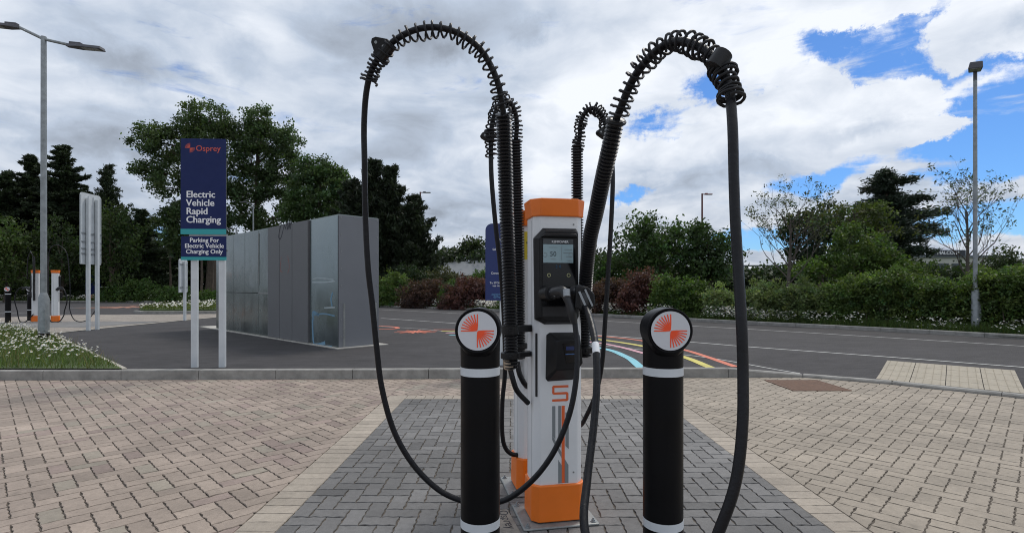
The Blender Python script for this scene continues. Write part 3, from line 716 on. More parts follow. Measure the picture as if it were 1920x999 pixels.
tw = [P(*q) for q in loopR+tailR]+[Vector((.56, 1.68, .42)), Vector((.44, 1.78, .30)), Vector((.33, 1.92, .32))]+[P(*q) for q in [(1096, 990, 2.06), (1101, 900, 2.22), (1113, 800, 2.38), (1119, 720, 2.5), (1117, 650, 2.62), (1107, 600, 2.78), (1096, 572, 2.9)]]
cable(A_, tw, .0175)
helix(A_, [P(*q) for q in [(1153, 232, 2.43)]+loopR[1:]+[(1372, 192, 1.86)]], 30, .039, .0058, tp=lambda u: (u/.70*.82) if u < .70 else (.82+(u-.70)/.30*.18))
c_ = P(1352, 112, 1.93); g = MB(); ax = (P(1362, 84, 1.93)-P(1348, 122, 1.94)); 
g.cyl(P(1338, 128, 1.90), P(1357, 101, 1.90), .034, n=18); cl = g.build('cable_clamp', M_black, A_, smooth=True)
g = MB(); g.cyl(P(1349, 121, 1.90), P(1349, 121, 1.90)+Vector((0, -.03, 0)), .006, n=8); g.build('clamp_bolt', M_galv, cl, smooth=True)
tp_ = spline(tw, 10); i0 = min(range(len(tp_)), key=lambda i: (tp_[i]-P(1117, 650, 2.62)).length); g = MB(); g.tube([tp_[i0-2], tp_[i0-1], tp_[i0], tp_[i0+1]], .0186, 16); g.build('cable_label', M_wht, A_, smooth=True)

# connectors
def connector(root, pts, rad, extra=None):
    g = MB(); pts = spline(pts, 5); n = len(pts); rr = np.interp(np.linspace(0, 1, n), np.linspace(0, 1, len(rad)), rad); g.tube(pts, list(rr), 12)
    return g.build('connector', mat('connector_plastic', (.022, .023, .026), .42, var=.2), root, smooth=True)
k = connector(A_, [P(1030, 552, 3.06), P(1043, 548, 3.0), P(1056, 547, 2.95), P(1064, 560, 2.92), P(1071, 581, 2.92), P(1077, 606, 2.93)], [.034, .036, .033, .026, .022, .027, .018])
g = MB(); g.cyl(P(1062, 543, 2.915), P(1063, 556, 2.90), .020, n=10); g.build('latch', mat('latch_grey', (.30, .32, .34), .4), k, smooth=True)
g = MB(); g.tube([P(1030, 546, 3.0), P(1041, 556, 2.97)], .0035, 6); g.build('trim', mat('trim_grey', (.12, .12, .125), .5), k)
g = MB(); g.cyl(P(1022, 551, 3.11), P(1034, 549, 3.02), .043, n=20); g.build('socket', M_black, A_, smooth=True)
g = MB(); g.cyl(P(1078, 551, 3.08), P(1090, 552, 3.0), .043, n=20); g.build('socket', M_black, A_, smooth=True)
k = connector(A_, [P(1076, 548, 3.02), P(1088, 548, 2.96), P(1095, 556, 2.92), P(1096, 575, 2.90)], [.036, .042, .042, .040, .024])
g = MB(); g.box((0, 0, 0), (.010, .004, .10), Matrix.Translation(P(1104, 558, 2.88)) @ Matrix.Rotation(R(-24), 4, 'Y')); g.box((0, 0, 0), (.012, .004, .085), Matrix.Translation(P(1092, 560, 2.872)) @ Matrix.Rotation(R(-24), 4, 'Y')); g.build('trim', mat('latch_grey', (.3, .32, .34)), k)
g = MB(); g.xz([(-.055, -.05), (.02, -.075), (.06, -.03), (.052, .03), (.02, .065), (-.045, .07)], -.05, .03, Matrix.Translation(P(1094, 560, 2.94))); g.build('connector_shell', M_black, k, bevel=.008)

# rear charger hoses
ribbed(B_, [P(974, 672, 3.62), P(973, 600, 3.60), P(972, 480, 3.58), P(969.5, 360, 3.56), P(966.5, 262, 3.52)])
rl = [(967, 268, 3.52), (969, 230, 3.5), (963, 203, 3.48), (951, 188, 3.46), (938, 194, 3.44), (929, 212, 3.42), (923, 232, 3.4), (921, 252, 3.4)]
tl = [(920.5, 290, 3.4), (922, 340, 3.4), (929, 420, 3.42), (937, 490, 3.45), (944, 580, 3.5), (947, 690, 3.55), (942, 753, 3.58), (942, 815, 3.6), (950, 843, 3.62), (968, 852, 3.66), (990, 840, 3.85), (1010, 760, 4.1), (1020, 600, 4.05)]
cable(B_, [P(*q) for q in rl+tl], .0152)
helix(B_, [P(*q) for q in rl+[(920.5, 294, 3.4)]], 28, .036, .0055)
clamp(B_, P(919, 256, 3.4), (0, 0, 1), (-1, -.3, 0), .75)
bracket(B_, P(973, 648, 3.61), P(1000, 645, 3.72), .115, .035)
cable(B_, [P(970, 678, 3.62), P(974, 700, 3.60), P(986, 722, 3.62), P(1003, 730, 3.74)], .018)
ribbed(B_, [P(1086, 640, 3.70), P(1084, 500, 3.68), P(1082.5, 380, 3.66), P(1082, 275, 3.62)])
rr_ = [(1082, 282, 3.62), (1087, 256, 3.6), (1088, 234, 3.6), (1096, 213, 3.58), (1111, 203, 3.56), (1125, 211, 3.54), (1134, 229, 3.52), (1138, 250, 3.5)]
cable(B_, [P(*q) for q in rr_+[(1146, 290, 3.48), (1149, 340, 3.46), (1145, 436, 3.46), (1139, 532, 3.46), (1134, 612, 3.46), (1129, 680, 3.48), (1118, 735, 3.52), (1101, 776, 3.58), (1085, 798, 3.7), (1060, 780, 3.95), (1040, 650, 4.1)]], .0152)
helix(B_, [P(*q) for q in rr_+[(1141, 266, 3.5)]], 27, .036, .0055)
clamp(B_, P(1135, 250, 3.5), (0, 0, 1), (-1, -.3, 0), .75)

# far pair of chargers on the left
def far_charger(px, rz, label, side):
    p = GA(px, 603.5, .005); t_ = charger(p, rz, label, detail=False); x, Y = p.x, p.y
    s = side; Z = p.z
    w = lambda dx, z, dy=0: Vector((x+s*dx, Y+dy, Z+z))
    ribbed(t_, [w(-.12, .8, -.2), w(-.11, 1.4, -.2), w(-.12, 2.0, -.2), w(-.10, 2.45, -.2)], pitch=.04)
    cable(t_, [w(-.10, 2.4, -.2), w(.0, 2.75, -.2), w(.22, 2.86, -.2), w(.45, 2.75, -.2), w(.62, 2.45, -.2), w(.7, 1.6, -.2), w(.72, 1.0, -.2), w(.70, .5, -.2), w(.85, .12, -.2), w(1.1, .02, -.2), w(1.4, .12, -.2), w(1.55, .5, 0)] if s > 0 else
          [w(-.10, 2.4, -.2), w(.0, 2.6, -.2), w(.2, 2.6, 0), w(.3, 2.3, 0), w(.32, 1.6, 0)], .016)
    cable(t_, [w(.18, 1.22, -.1), w(.35, 1.3, -.15), w(.52, 1.15, -.2), w(.6, .8, -.2), w(.5, .4, -.2), w(.48, .25, -.2), w(.35, .03, -.25), w(.1, .03, -.3), w(-.1, .3, -.2)] , .018)
    connector(t_, [w(.12, 1.2, -.08), w(.25, 1.28, -.1), w(.38, 1.22, -.12)], [.05, .05, .035])
    return t_
far_charger(104, R(131), 'distant white and orange ev charger just right of the lamp post, screen facing right', 1)
far_charger(67, R(-49), 'distant white and orange ev charger half hidden behind the tall lamp post', -1)

# ---------------------------------------------------------------- bollards
def fan_logo(g, r, M_, w0=.0035):
    """two opposed quarter fans of nine rays"""
    for q0 in (90, 270):
        for k in range(9):
            a = R(q0+k*11.25); d = Vector((math.cos(a), math.sin(a))); n = Vector((-d.y, d.x)); e_ = .0005*(k % 2)
            w1 = r*.034
            pl = [(d*r*.04-n*.0006), (d*r*.34-n*w1*1.15), (d*r-n*w1), (d*r+n*w1), (d*r*.34+n*w1*1.15), (d*r*.04+n*.0006)]
            g.prism([(v.x, v.y) for v in pl], 0, .0008+e_, M_)
def bollard(loc, rz, label, group='black bollards with fan logo discs'):
    t_ = thing('bollard', label, 'bollard', loc, rz, group); kw = dict(world=False); r = .083; zt = 1.20; hr = .0925
    # shaft flowing into a horizontal drum head
    prof = [(0, r), (.02, r), (1.03, r), (1.10, r), (1.15, r*1.01), (1.20, r*1.03), (1.215, r*.9)]
    g = MB(); g.tube([Vector((0, 0, z)) for z, _ in prof], [q for _, q in prof], 40); g.build('shaft', M_bollard, t_, smooth=True, **kw)
    zc = 1.227; n = 40; rings = []
    vs = []; fs = []
    ys = [(-.098, hr-.009), (-.101, hr-.004), (-.098, hr), (-.07, hr+.001), (0, hr), (.045, hr-.005), (.06, hr-.02)]
    for y, rr in ys:
        for k in range(n):
            a = 2*math.pi*k/n; x, z = rr*math.cos(a), rr*math.sin(a)
            if z < -.02 and abs(y) < .09:      # pull the underside down into the neck
                f = min(1, (-z-.02)/.08); x = x*(1-.12*f); z = z-.03*f
            vs.append((x, y, zc+z))
    for i in range(len(ys)-1):
        for k in range(n): fs.append((i*n+k, i*n+(k+1) % n, (i+1)*n+(k+1) % n, (i+1)*n+k))
    fs += [tuple(range(n))[::-1], tuple(range((len(ys)-1)*n, len(ys)*n))]; g = MB(); g.add([v for v in vs], [f[::-1] for f in fs]); hd = g.build('head', M_bollard, t_, smooth=True, **kw)
    g = MB(); g.cyl((0, -.1015, zc), (0, -.1035, zc), .0795, n=48); disc = g.build('logo_disc', M_lgreyd, hd, **kw)
    M_ = Matrix.Translation((0, -.1037, zc)) @ Matrix.Rotation(R(90), 4, 'X'); g = MB(); fan_logo(g, .0675, M_); g.build('fan_logo', M_red, disc, **kw)
    for z in (1.052, .415):
        g = MB(); m_ = [(z-.017, r+.0008), (z+.017, r+.0008)]; g.tube([Vector((0, 0, a)) for a, _ in m_], [q for _, q in m_], 40); g.build('reflective_band', M_band, t_, smooth=True, **kw)
    g = MB(); g.cyl((0, 0, -.002), (0, 0, .008), .125, n=32); g.build('base_ring', M_black, t_, **kw)
    return t_
M_lgreyd = mat('disc_white', (.56, .57, .60), .4)
BY = 2.25
bl = bollard(((900.5-CX)/F*BY, BY, 0), R(-3), 'black bollard left of the near charger, its red fan disc nearly facing the viewer')
b2_ = bollard(((1243-CX)/F*BY, BY, 0), R(1), 'black bollard right of the near charger, in front of the rainbow road stripes')
def copy_tree(o, loc, rz, label):
    def cp(a, par):
        c = a.copy(); COL.objects.link(c); c.parent = par
        for ch in list(a.children): cp(ch, c)
        return c
    c = cp(o, None); c.location = loc; c.rotation_euler = (0, 0, rz); c['label'] = label; return c
p = GA(15, 606, .005); copy_tree(bl, p, R(28), 'leftmost distant black bollard on the far paved bay')
p = GA(56, 601, .005); copy_tree(bl, p, R(28), 'distant black bollard beside the lamp post, in front of the far charger')

# ---------------------------------------------------------------- signs
def sign_round(w, h, r, n=6):
    o = []
    for cx, cz, a0 in ((w/2-r, h-r, 0), (-w/2+r, h-r, 90)): o += [(cx+r*math.cos(R(a0+90*k/n)), cz+r*math.sin(R(a0+90*k/n))) for k in range(n+1)]
    return o+[(-w/2, 0), (w/2, 0)]
p = GA(393, 688); s_ = thing('charging_sign', 'tall navy sign on two white posts reading Electric Vehicle Rapid Charging', 'sign', (p.x, p.y, p.z), R(3))
kw = dict(world=False); Ys = p.y; sc_ = Ys/F
def sx(px): return (px-393)*sc_+.0
def sz(py): return EYE-(py-HY)*sc_-p.z
for x in (366, 416.5):
    g = MB(); g.prism([(sx(x-5.6), -.03), (sx(x+5.6), -.03), (sx(x+5.6), .03), (sx(x-5.6), .03)], -.05, sz(300)); g.build('post', M_post, s_, bevel=.006, **kw)
g = MB(); xl, xr = sx(343.5), sx(425.5); g.box(((xl+xr)/2, -.045, (sz(262)+sz(430))/2), (xr-xl, .012, sz(262)-sz(430))); up = g.build('upper_panel', M_navy, s_, bevel=.002, **kw)
g = MB(); g.box(((xl+xr)/2, -.045, (sz(430)+sz(440))/2), (xr-xl, .012, sz(430)-sz(440))); g.build('teal_strip', M_teal, s_, **kw)
g = MB(); g.box(((xl+xr)/2+.005, -.045, (sz(443.5)+sz(482))/2), (xr-xl, .012, sz(443.5)-sz(482))); lp = g.build('lower_panel', M_navy, s_, bevel=.002, **kw)
g = MB(); g.box(((xl+xr)/2+.005, -.045, (sz(482)+sz(488))/2), (xr-xl, .012, sz(482)-sz(488))); g.build('teal_strip', M_teal, s_, **kw)
g = MB()
for z in (300, 400, 441.5, 470): g.box((0, -.034, sz(z)), (.6, .012, .04))
g.build('mounting_rail', M_galv, s_, **kw)
def ltext(s, size, x, z, m, par, bold=0, al='LEFT', y=-.052, rootm=None):
    o = text(s, size, Matrix.Translation((x, y, z)) @ Matrix.Rotation(R(90), 4, 'X'), 'lettering', m, None, bold, al, .0006); o.parent = par; return o
ltext('Osprey', .128, sx(371), sz(285), M_coral, up, .008)
for i, s in enumerate(('Electric', 'Vehicle', 'Rapid', 'Charging')): ltext(s, .150, sx(353.5), sz(371.5+15.6*i), M_wht, up, .017)
for i, s in enumerate(('Parking For', 'Electric Vehicle', 'Charging Only')): ltext(s, .098, sx(386.5), sz(454.5+10.6*i), M_wht, lp, .018, 'CENTER')
g = MB(); fan_logo(g, .078, Matrix.Translation((sx(360.5), -.0515, sz(279.5))) @ Matrix.Rotation(R(90), 4, 'X')); 
g.build('fan_logo', M_coral, up, **kw)

def back_sign(px, py, w, h, zb, label, ztop, posts, rz, rails):
    p = GA(px, py); s_ = thing('sign_board', label, 'sign', (p.x, p.y, p.z), rz)
    # built facing away: local -y is the printed face, +y the back with rails and posts
    g = MB(); g.xz([(x, z+zb) for x, z in sign_round(w, h, .09)][::-1], -.075, -.06); pn = g.build('panel', [M_post], s_, **kw)
    g = MB(); g.xz([(x*.995, z*.998+zb) for x, z in sign_round(w, h, .09)][::-1], -.078, -.0755); g.build('printed_face', M_navy, pn, **kw)
    for x in (-w/2+.02, -w*.12, w*.12, w/2-.02):
        g = MB(); g.box((x, -.05, zb+h/2-.02), (.02, .02, h-.12)); g.build('stiffener', M_post, s_, **kw)
    for z in rails: g = MB(); g.box((0, -.045, z), (w*.96, .022, .04)); g.build('rail', M_galv, s_, **kw)
    for x in posts: g = MB(); g.box((x, 0, ztop/2), (.085, .085, ztop)); g.build('post', M_post, s_, bevel=.006, **kw)
    return s_
back_sign(174, 619, .82, 2.12, 1.98, 'tall sign seen from behind, pale ribbed back on two posts, far left', 3.95, (-.18, .18), R(272), (2.3, 2.45, 2.65, 2.9))
back_sign(346.5, 601, .62, 1.3, 1.1, 'small white backed sign on one post behind the tall navy sign', 2.3, (.0,), R(275), (1.3, 2.2))

# blue information board behind the chargers
p = GA(942, 684); s_ = thing('information_board', 'blue rounded board with white writing behind the near hose', 'sign', (p.x, p.y, p.z), R(0))
k_ = p.y/F; Z0 = EYE-(563-HY)*k_-p.z; Z1 = EYE-(420-HY)*k_-p.z; w_ = 63*k_
g = MB(); g.xz([(x, z+Z0) for x, z in sign_round(w_, Z1-Z0, .11)][::-1], -.07, -.055); ip = g.build('panel', mat('blue_board', (.012, .026, .125), .35), s_, **kw)
g = MB(); g.box((.0, -.01, (Z1-.15)/2), (.09, .07, Z1-.15)); g.build('post', M_post, s_, bevel=.005, **kw)
for i, (s, size, py) in enumerate((('Tap Tap', .05, 451), ('Select a charger', .05, 470), ('Use\nApp', .055, 482), ('(( * ))', .06, 497), ('card', .04, 502), ('Connect the cable\nstart', .05, 514), ('To STOP your session\nuse same method', .045, 532), ('ospreycharging.co.uk\n@OspreyCharge', .042, 553))):
    ltext(s, size, .0, EYE-(py-HY)*k_-p.z, M_wht if i < 7 else mat('pale_blue_print', (.12, .3, .5)), ip, .006, 'CENTER', y=-.0715)
# far board across the road
p = GA(174, 565); s_ = thing('notice_board', 'dark blue board with an orange foot behind the sign posts across the far road', 'sign', (p.x, p.y, p.z), R(-8)); k_ = p.y/F
g = MB(); g.box((0, 0, 1.6), (1.55, .08, 1.9)); g.build('panel', M_navy, s_, **kw)
g = MB(); g.box((0, 0, .40), (1.55, .085, .5)); g.build('orange_foot', mat('faded_orange', (.45, .12, .05), .6), s_, **kw)
for x in (-.65, .65): g = MB(); g.box((x, .06, .9), (.07, .05, 1.9)); g.build('post', M_galv, s_, **kw)
# engraved slab beside the base plate
s_ = thing('engraved_slab', 'small pale slab engraved with a name beside the charger base plate', 'slab', (-.06, 3.12, 0), R(14))
g = MB(); g.box((0, 0, .001), (.17, .44, .012)); sl = g.build('slab', mat('engraved_slab', (.21, .19, .165), .8, var=.2, vscale=20), s_, bevel=.003, **kw)
o = text('Osprey', .085, Matrix.Translation((.02, .20, .0075)) @ Matrix.Rotation(R(-90), 4, 'Z'), 'engraving', M_dark, None, .0, 'LEFT', .0004); o.parent = sl
g = MB(); fan_logo(g, .035, Matrix.Translation((.035, .17, .0073))); 

# ---------------------------------------------------------------- battery compound
cp = thing('power_cabinet_enclosure', 'long grey steel clad enclosure on a concrete slab behind the navy sign', 'enclosure', (CP.x, CP.y, .147), math.atan2(U.y, U.x))
# local: x along the long side (U), y: +y = towards ... the short side V is at local -y
Z_ = CH
def zinc(name, c, met, rough, sc_=(1, 1, 1), ns=2.):
    def ex(q, b, tc):
        n = q.noise(q.vmath('MULTIPLY', tc, sc_), ns, 6, .65); v = q.node('ShaderNodeTexVoronoi'); q.l.new(tc, v.inputs['Vector']); v.inputs['Scale'].default_value = 38
        s_ = q.vmath('SCALE', c, None); q.l.new(q.math('ADD', q.ramp(n, .3, .7, .86, 1.1, False), q.math('MULTIPLY', q.math('SUBTRACT', v.outputs['Color'], .5), .12)), s_.node.inputs['Scale'])
        q.l.new(s_, b.inputs['Base Color']); q.l.new(q.ramp(n, .3, .7, rough-.1, rough+.14, False), b.inputs['Roughness'])
    return mat(name, c, rough, met, extra=ex)
M_zinc = zinc('galvanised_sheet', (.20, .23, .225), .75, .20, (1, 1, .5)); M_zinc2 = zinc('glossy_galvanised_sheet', (.22, .265, .275), .8, .2, (1, 1, .4), 1.6)
M_gp = zinc('matt_grey_panel', (.150, .152, .158), .2, .6, (1, 1, .4)); M_end = mat('grey_end_panel', (.17, .178, .195), .55, .1, var=.05, vscale=1)
g = MB(); g.box((CL/2, -CW/2, CH/2), (CL-.06, CW-.06, CH-.04)); g.build('frame', mat('dark_frame', (.03, .03, .035), .6), cp, **kw)
g = MB(); g.box((CL/2, -CW/2, CH+.006), (CL+.02, CW+.02, .02)); g.build('roof', M_zinc, cp, **kw)
def u_of(px):   # distance along the long wall seen at this column
    k = (px-CX)/F; return (CP.x-k*CP.y)/(k*U.y-U.x)
sp = [640, 583, 553, 529, 507, 486, 461, 439, 412]; us = [0]+[u_of(q) for q in sp[1:]]; us[-1] = CL
def wallpanel(u0, u1, z0, z1, m, out=.0, name='wall_panel', lab=None):
    g = MB(); g.box(((u0+u1)/2, .012+out/2, (z0+z1)/2), (u1-u0-.022, .03+out, z1-z0-.016)); o = g.build(name, m, cp, bevel=.003, **kw)
    if lab: o['label'] = lab
    return o
wp0 = wallpanel(us[0], us[1], .0, CH, M_zinc2, .0, lab='shiny galvanised panel with paint smears')
gray = [wallpanel(us[i], us[i+1], .0, CH+.01, M_gp, .045, 'door_panel') for i in (1, 2, 3)]
for i in range(4, 8):
    for z0, z1 in ((.0, CH*.40), (CH*.40, CH)): wallpanel(us[i], us[i+1], z0, z1, M_zinc)
g = MB(); g.box(((us[4]+us[5])/2-.0, .034, CH*.40), (us[5]-us[4]-.06, .012, .05)); g.build('hinge_strip', M_plate, cp, **kw)
g = MB(); g.box((us[5]-.05, .034, CH*.72), (.03, .012, CH*.5)); g.build('hinge_strip', M_plate, cp, **kw)
# end wall
g = MB(); g.box((-.012, -CW/2, CH/2), (.03, CW+.03, CH)); ew = g.build('end_panel', M_end, cp, bevel=.003, **kw)
for y_ in (-.03, -CW+.03):
    for k in range(8):
        g = MB(); c = Vector((-.028, y_, CH-.05-k*.36)); g.cyl(c, c+Vector((-.008, 0, 0)), .014, n=10); g.build('bolt', M_plate, ew, **kw)
for y_ in (-.35, -.60): g = MB(); c = Vector((-.028, y_, CH-.03)); g.cyl(c, c+Vector((-.008, 0, 0)), .012, n=10); g.build('bolt', M_plate, ew, **kw)
for y_ in (-.10, -CW+.06): g = MB(); g.box((-.034, y_, .45), (.012, .045, .95)); g.build('corner_strap', M_plate, ew, bevel=.002, **kw)
# graffiti and smears
def scrawl(par, pts, r, m, name): 
    g = MB(); pts = spline([Vector(q) for q in pts], 6); g.add(*ribbon_xz(pts, r)); return g.build(name, m, par, world=False)
def ribbon_xz(pts, w):
    vs = []
    for i, p in enumerate(pts):
        T = (pts[min(i+1, len(pts)-1)]-pts[max(i-1, 0)]).normalized(); n = Vector((-T.z, 0, T.x))*w/2; vs += [p+n, p-n]
    return vs, [(2*i, 2*i+1, 2*i+3, 2*i+2) for i in range(len(pts)-1)]
gy = .0735
def gp(px, py):  # photo column/row on the long wall -> local
    u = u_of(px); Yw = CP.y+U.y*u; return (u, gy, EYE-(py-HY)/F*Yw-.147)
M_tag = mat('marker_black', (.02, .02, .03), .7)
scrawl(gray[1], [gp(*q) for q in ((529, 421), (534, 417), (531, 428), (528, 444), (532, 447), (538, 424), (537, 418), (541, 430))], .035, M_tag, 'graffiti')
scrawl(gray[0], [gp(*q) for q in ((541, 428), (545, 416), (544, 431), (549, 417), (547, 430), (552, 415), (550, 430))], .035, M_tag, 'graffiti')
scrawl(gray[0], [gp(*q) for q in ((530, 424), (540, 421), (552, 419))], .014, M_tag, 'graffiti')
M_redtag = mat('red_spray', (.28, .10, .08), .8)
for a in (((533, 482), (531, 505), (535, 510)), ((545, 480), (548, 500), (545, 512))): scrawl(gray[1], [gp(*q) for q in a], .02, M_redtag, 'red_scrawl')
gy = .029
M_smear = mat('pale_blue_smear', (.16, .30, .42), .6, .2); M_smw = mat('white_smear', (.40, .46, .48), .6, .2)
for a, w_, mm in ((((588, 598), (590, 640), (597, 646), (612, 642)), .07, M_smear), (((590, 600), (589, 585), (600, 590)), .06, M_smear), (((590, 644), (605, 648), (625, 650)), .05, M_smear), (((626, 548), (623, 560), (625, 574)), .05, M_smear),
                 (((588, 529), (610, 529), (630, 527)), .03, M_smw), (((590, 590), (610, 588), (630, 592)), .03, M_smear), (((588, 523), (600, 521), (628, 524)), .02, M_smw),(((610, 577), (630, 576)), .03, M_smw)):
    scrawl(wp0, [gp(*q) for q in a], w_, mm, 'paint_smear')
for q in (610, 506, 543): pass

# ---------------------------------------------------------------- lamp posts
def lamp_post(px, py, label, h, r0, r1, heads, sleeve=None, rz=0, name='lamp_post', m=None, dist=None, group=None, hm=None, dark=False):
    p = GA(px, py) if dist is None else Vector(((px-CX)/F*dist, dist, .0)); m = m or M_galv
    t_ = thing(name, label, 'lamp post', (p.x, p.y, p.z), rz, group)
    g = MB(); g.tube([Vector((0, 0, 0)), Vector((0, 0, h))], [r0, r1], 16); g.build('pole', m, t_, smooth=True, **kw)
    if sleeve:
        zb, zt, rs = sleeve; g = MB(); g.tube([Vector((0, 0, z)) for z in (.0, zt, zt+.14)], [rs, rs, r0], 20); sl = g.build('base_section', m, t_, smooth=True, **kw)
        g = MB(); g.box((rs*.55, -rs*.72, zt*.5), (.10, .03, .5), Matrix.Identity(4)); g.build('access_door', m, sl, bevel=.004, **kw)
        if dark: g = MB(); g.tube([Vector((0, 0, -.02)), Vector((0, 0, .20))], rs+.004, 20); g.build('black_root_wrap', M_black, t_, smooth=True, **kw)
    for (dx, dz, L, tilt) in heads:
        s = 1 if dx > 0 else -1
        g = MB(); pts = [Vector((0, 0, h-.06)), Vector((dx*.5, 0, h-.06+dz*.5)), Vector((dx, 0, h-.06+dz))]; g.tube(pts, r1*.62, 10); g.build('arm', m, t_, smooth=True, **kw)
        Mh = Matrix.Translation((dx, 0, h-.06+dz)) @ Matrix.Rotation(-math.atan2(tilt, 1), 4, 'Y')
        g = MB(); pl = [(-.06*s, -.05), (L*.30*s, -.12), (L*s, -.10), (L*s, .10), (L*.30*s, .12), (-.06*s, .05)]
        if s < 0: pl = pl[::-1]
        g.prism(pl, -.05, .02, Mh, top=[(x*.97, y*.8) for x, y in pl]); g.box((L*.18*s, 0, .045), (L*.34, .10, .06), Mh)
        hd = g.build('lamp_head', hm or mat('lamp_head_grey', (.07, .07, .08), .5), t_, bevel=.008, **kw)
        g = MB(); g.box((L*.66*s, 0, -.053), (L*.5, .15, .008), Mh); g.build('lens', mat('lamp_lens', (.35, .36, .36), .2), hd, **kw)
    return t_
lamp_post(82, 640, 'tall galvanised lamp post with two arms standing in the daisy bed at the left', 7.25, .064, .056, [(.62, -.14, .80, -.10), (-.62, .30, .80, -.10)], sleeve=(0, 1.02, .108), rz=R(0), dark=True)
lamp_post(1828.5, 626, 'tall galvanised lamp post with one flat head rising from the hedge at the right', 7.05, .054, .044, [], sleeve=(0, 1.18, .092))
t_ = bpy.data.objects[[o.name for o in bpy.data.objects if o.name.startswith('lamp_post')][-1]]
g = MB(); g.tube([Vector((0, 0, 7.0)), Vector((0, 0, 7.28))], .045, 12); g.build('arm', mat('lamp_head_grey', (.07, .07, .08)), t_, smooth=True, **kw)
g = MB(); pl = [(-.16, -.19), (.16, -.19), (.135, .19), (-.135, .19)]; Mh = Matrix.Rotation(R(-38), 4, 'Z') @ Matrix.Translation((0, -.10, 7.35)) @ Matrix.Rotation(R(6), 4, 'Y'); g.prism(pl, -.09, .10, Mh, top=[(x*.85, y*.9) for x, y in pl]); hd = g.build('lamp_head', mat('lamp_head_grey', (.07, .07, .08)), t_, bevel=.02, **kw)
g = MB(); g.box((0, -.02, -.093), (.24, .30, .006), Mh); g.build('lens', mat('lamp_lens', (.35, .36, .36)), hd, **kw)
M_redp = mat('maroon_pole', (.12, .035, .03), .6)
def h_at(py, Y): return EYE-(py-HY)/F*Y
lamp_post(788, 0, 'maroon street lamp with its head to the right beside the dark pines', h_at(360, 46.5), .09, .065, [(.25, .02, .66, 0)], dist=46.5, m=M_redp, hm=mat('lamp_head_grey', (.07, .07, .08)))
lamp_post(1316.5, 0, 'maroon street lamp with a small domed head above the round trees', h_at(363, 40), .08, .06, [(.22, .02, .55, 0)], dist=40, m=M_redp, hm=mat('maroon_head', (.14, .03, .025), .5))
lamp_post(475, 0, 'grey street lamp with a long left arm in front of the tall poplars', h_at(383, 44), .07, .05, [(-.62, .25, .5, 0)], dist=44)
lamp_post(443, 0, 'grey street lamp just above the enclosure roof with its short arm to the left', h_at(428, 36), .06, .045, [(-.30, .03, .4, 0)], dist=36)

# ---------------------------------------------------------------- far buildings
def windows(par, xs, z0, z1, w, y, m):
    for x in xs: 
        g = MB(); g.box((x, y, (z0+z1)/2), (w, .10, z1-z0)); f = g.build('window', mat('window_frame', (.10, .10, .11), .5), par, **kw)
        g = MB(); g.box((x, y-.055, (z0+z1)/2), (w-.25, .02, z1-z0-.2)); g.build('pane', mat('far_glass', (.03, .045, .06), .12), f, **kw)
Yb = 118; xb = lambda px: (px-CX)/F*Yb
b_ = thing('office_building', 'pale flat roofed building with a dark name sign behind the bare right tree', 'building', (xb(1800), Yb, 0), 0)
g = MB(); g.box((-2, 7, 4.1), (26, 14, 8.2)); g.build('wall', mat('cream_cladding', (.42, .42, .38), .7, var=.06, vscale=.3), b_, **kw)
g = MB(); g.box((-2, 7, 8.45), (26.8, 14.8, .5)); g.build('roof', mat('roof_fascia', (.12, .14, .16), .6), b_, **kw)
windows(b_, [xb(q)-xb(1800) for q in (1768, 1795, 1722, 1742)], 5.2, 6.9, 2.6, -.03, None)
g = MB(); g.box((xb(1775)-xb(1800), -.4, 9.2), (xb(1805)-xb(1742), .4, 1.25)); sg = g.build('name_sign', mat('dark_sign', (.03, .035, .05), .6), b_, **kw)
ltext('MALCOLM', 1.05, xb(1774)-xb(1800), 8.85, M_wht, sg, .02, 'CENTER', y=-.63)
b_ = thing('warehouse', 'long grey shed with a dark roof edge at the far right', 'building', (xb(1900), Yb+6, 0), 0)
g = MB(); g.box((10, 8, 3.6), (34, 14, 7.2)); g.build('wall', mat('shed_grey', (.13, .135, .14), .6), b_, **kw); g = MB(); g.box((10, 7.5, 7.6), (35, 15.5, 1.2)); g.build('roof', mat('shed_roof', (.25, .24, .22), .6), b_, **kw)
windows(b_, [-3, 3, 9], 3.4, 5.4, 3.4, .97, None)
b_ = thing('warehouse', 'low grey roofed shed glimpsed between the dark pines and the hoses', 'building', ((860-CX)/F*95, 95, 0), R(0))
g = MB(); g.box((0, 6, 1.9), (10.5, 12, 3.8)); g.build('wall', mat('pale_shed', (.33, .36, .36), .6), b_, **kw); g = MB()
g.add([(-5.6, -.3, 3.7), (5.6, -.3, 3.7), (5.6, 12.3, 3.7), (-5.6, 12.3, 3.7), (-5.0, 5, 6.1), (5.0, 5, 6.7)], [(0, 1, 5, 4), (1, 2, 5), (2, 3, 4, 5), (3, 0, 4), (0, 3, 2, 1)]); g.build('roof', mat('grey_sheet_roof', (.16, .17, .18), .6), b_, **kw)
b_ = thing('footbridge', 'low dark railed parapet on the skyline left of the sparse rowan', 'bridge', ((1415-CX)/F*80, 80, 0), 0)
g = MB(); g.box((0, 0, 4.05), (15, .5, .5)); g.build('deck', mat('bridge_white', (.36, .38, .40), .6), b_, **kw); g = MB(); g.box((0, -.3, 4.75), (15, .08, .22)); rl_ = g.build('rail', mat('bridge_dark', (.05, .06, .08), .6), b_, **kw)
for k in range(9): g = MB(); g.box((-7+k*1.75, -.3, 4.4), (.12, .1, .8)); g.build('rail_post', mat('bridge_dark', (.05, .06, .08)), b_, **kw)
for x in (-6, 6): g = MB(); g.box((x, 0, 1.9), (.8, .4, 3.85)); g.build('pier', mat('bridge_white', (.36, .38, .40)), b_, **kw)
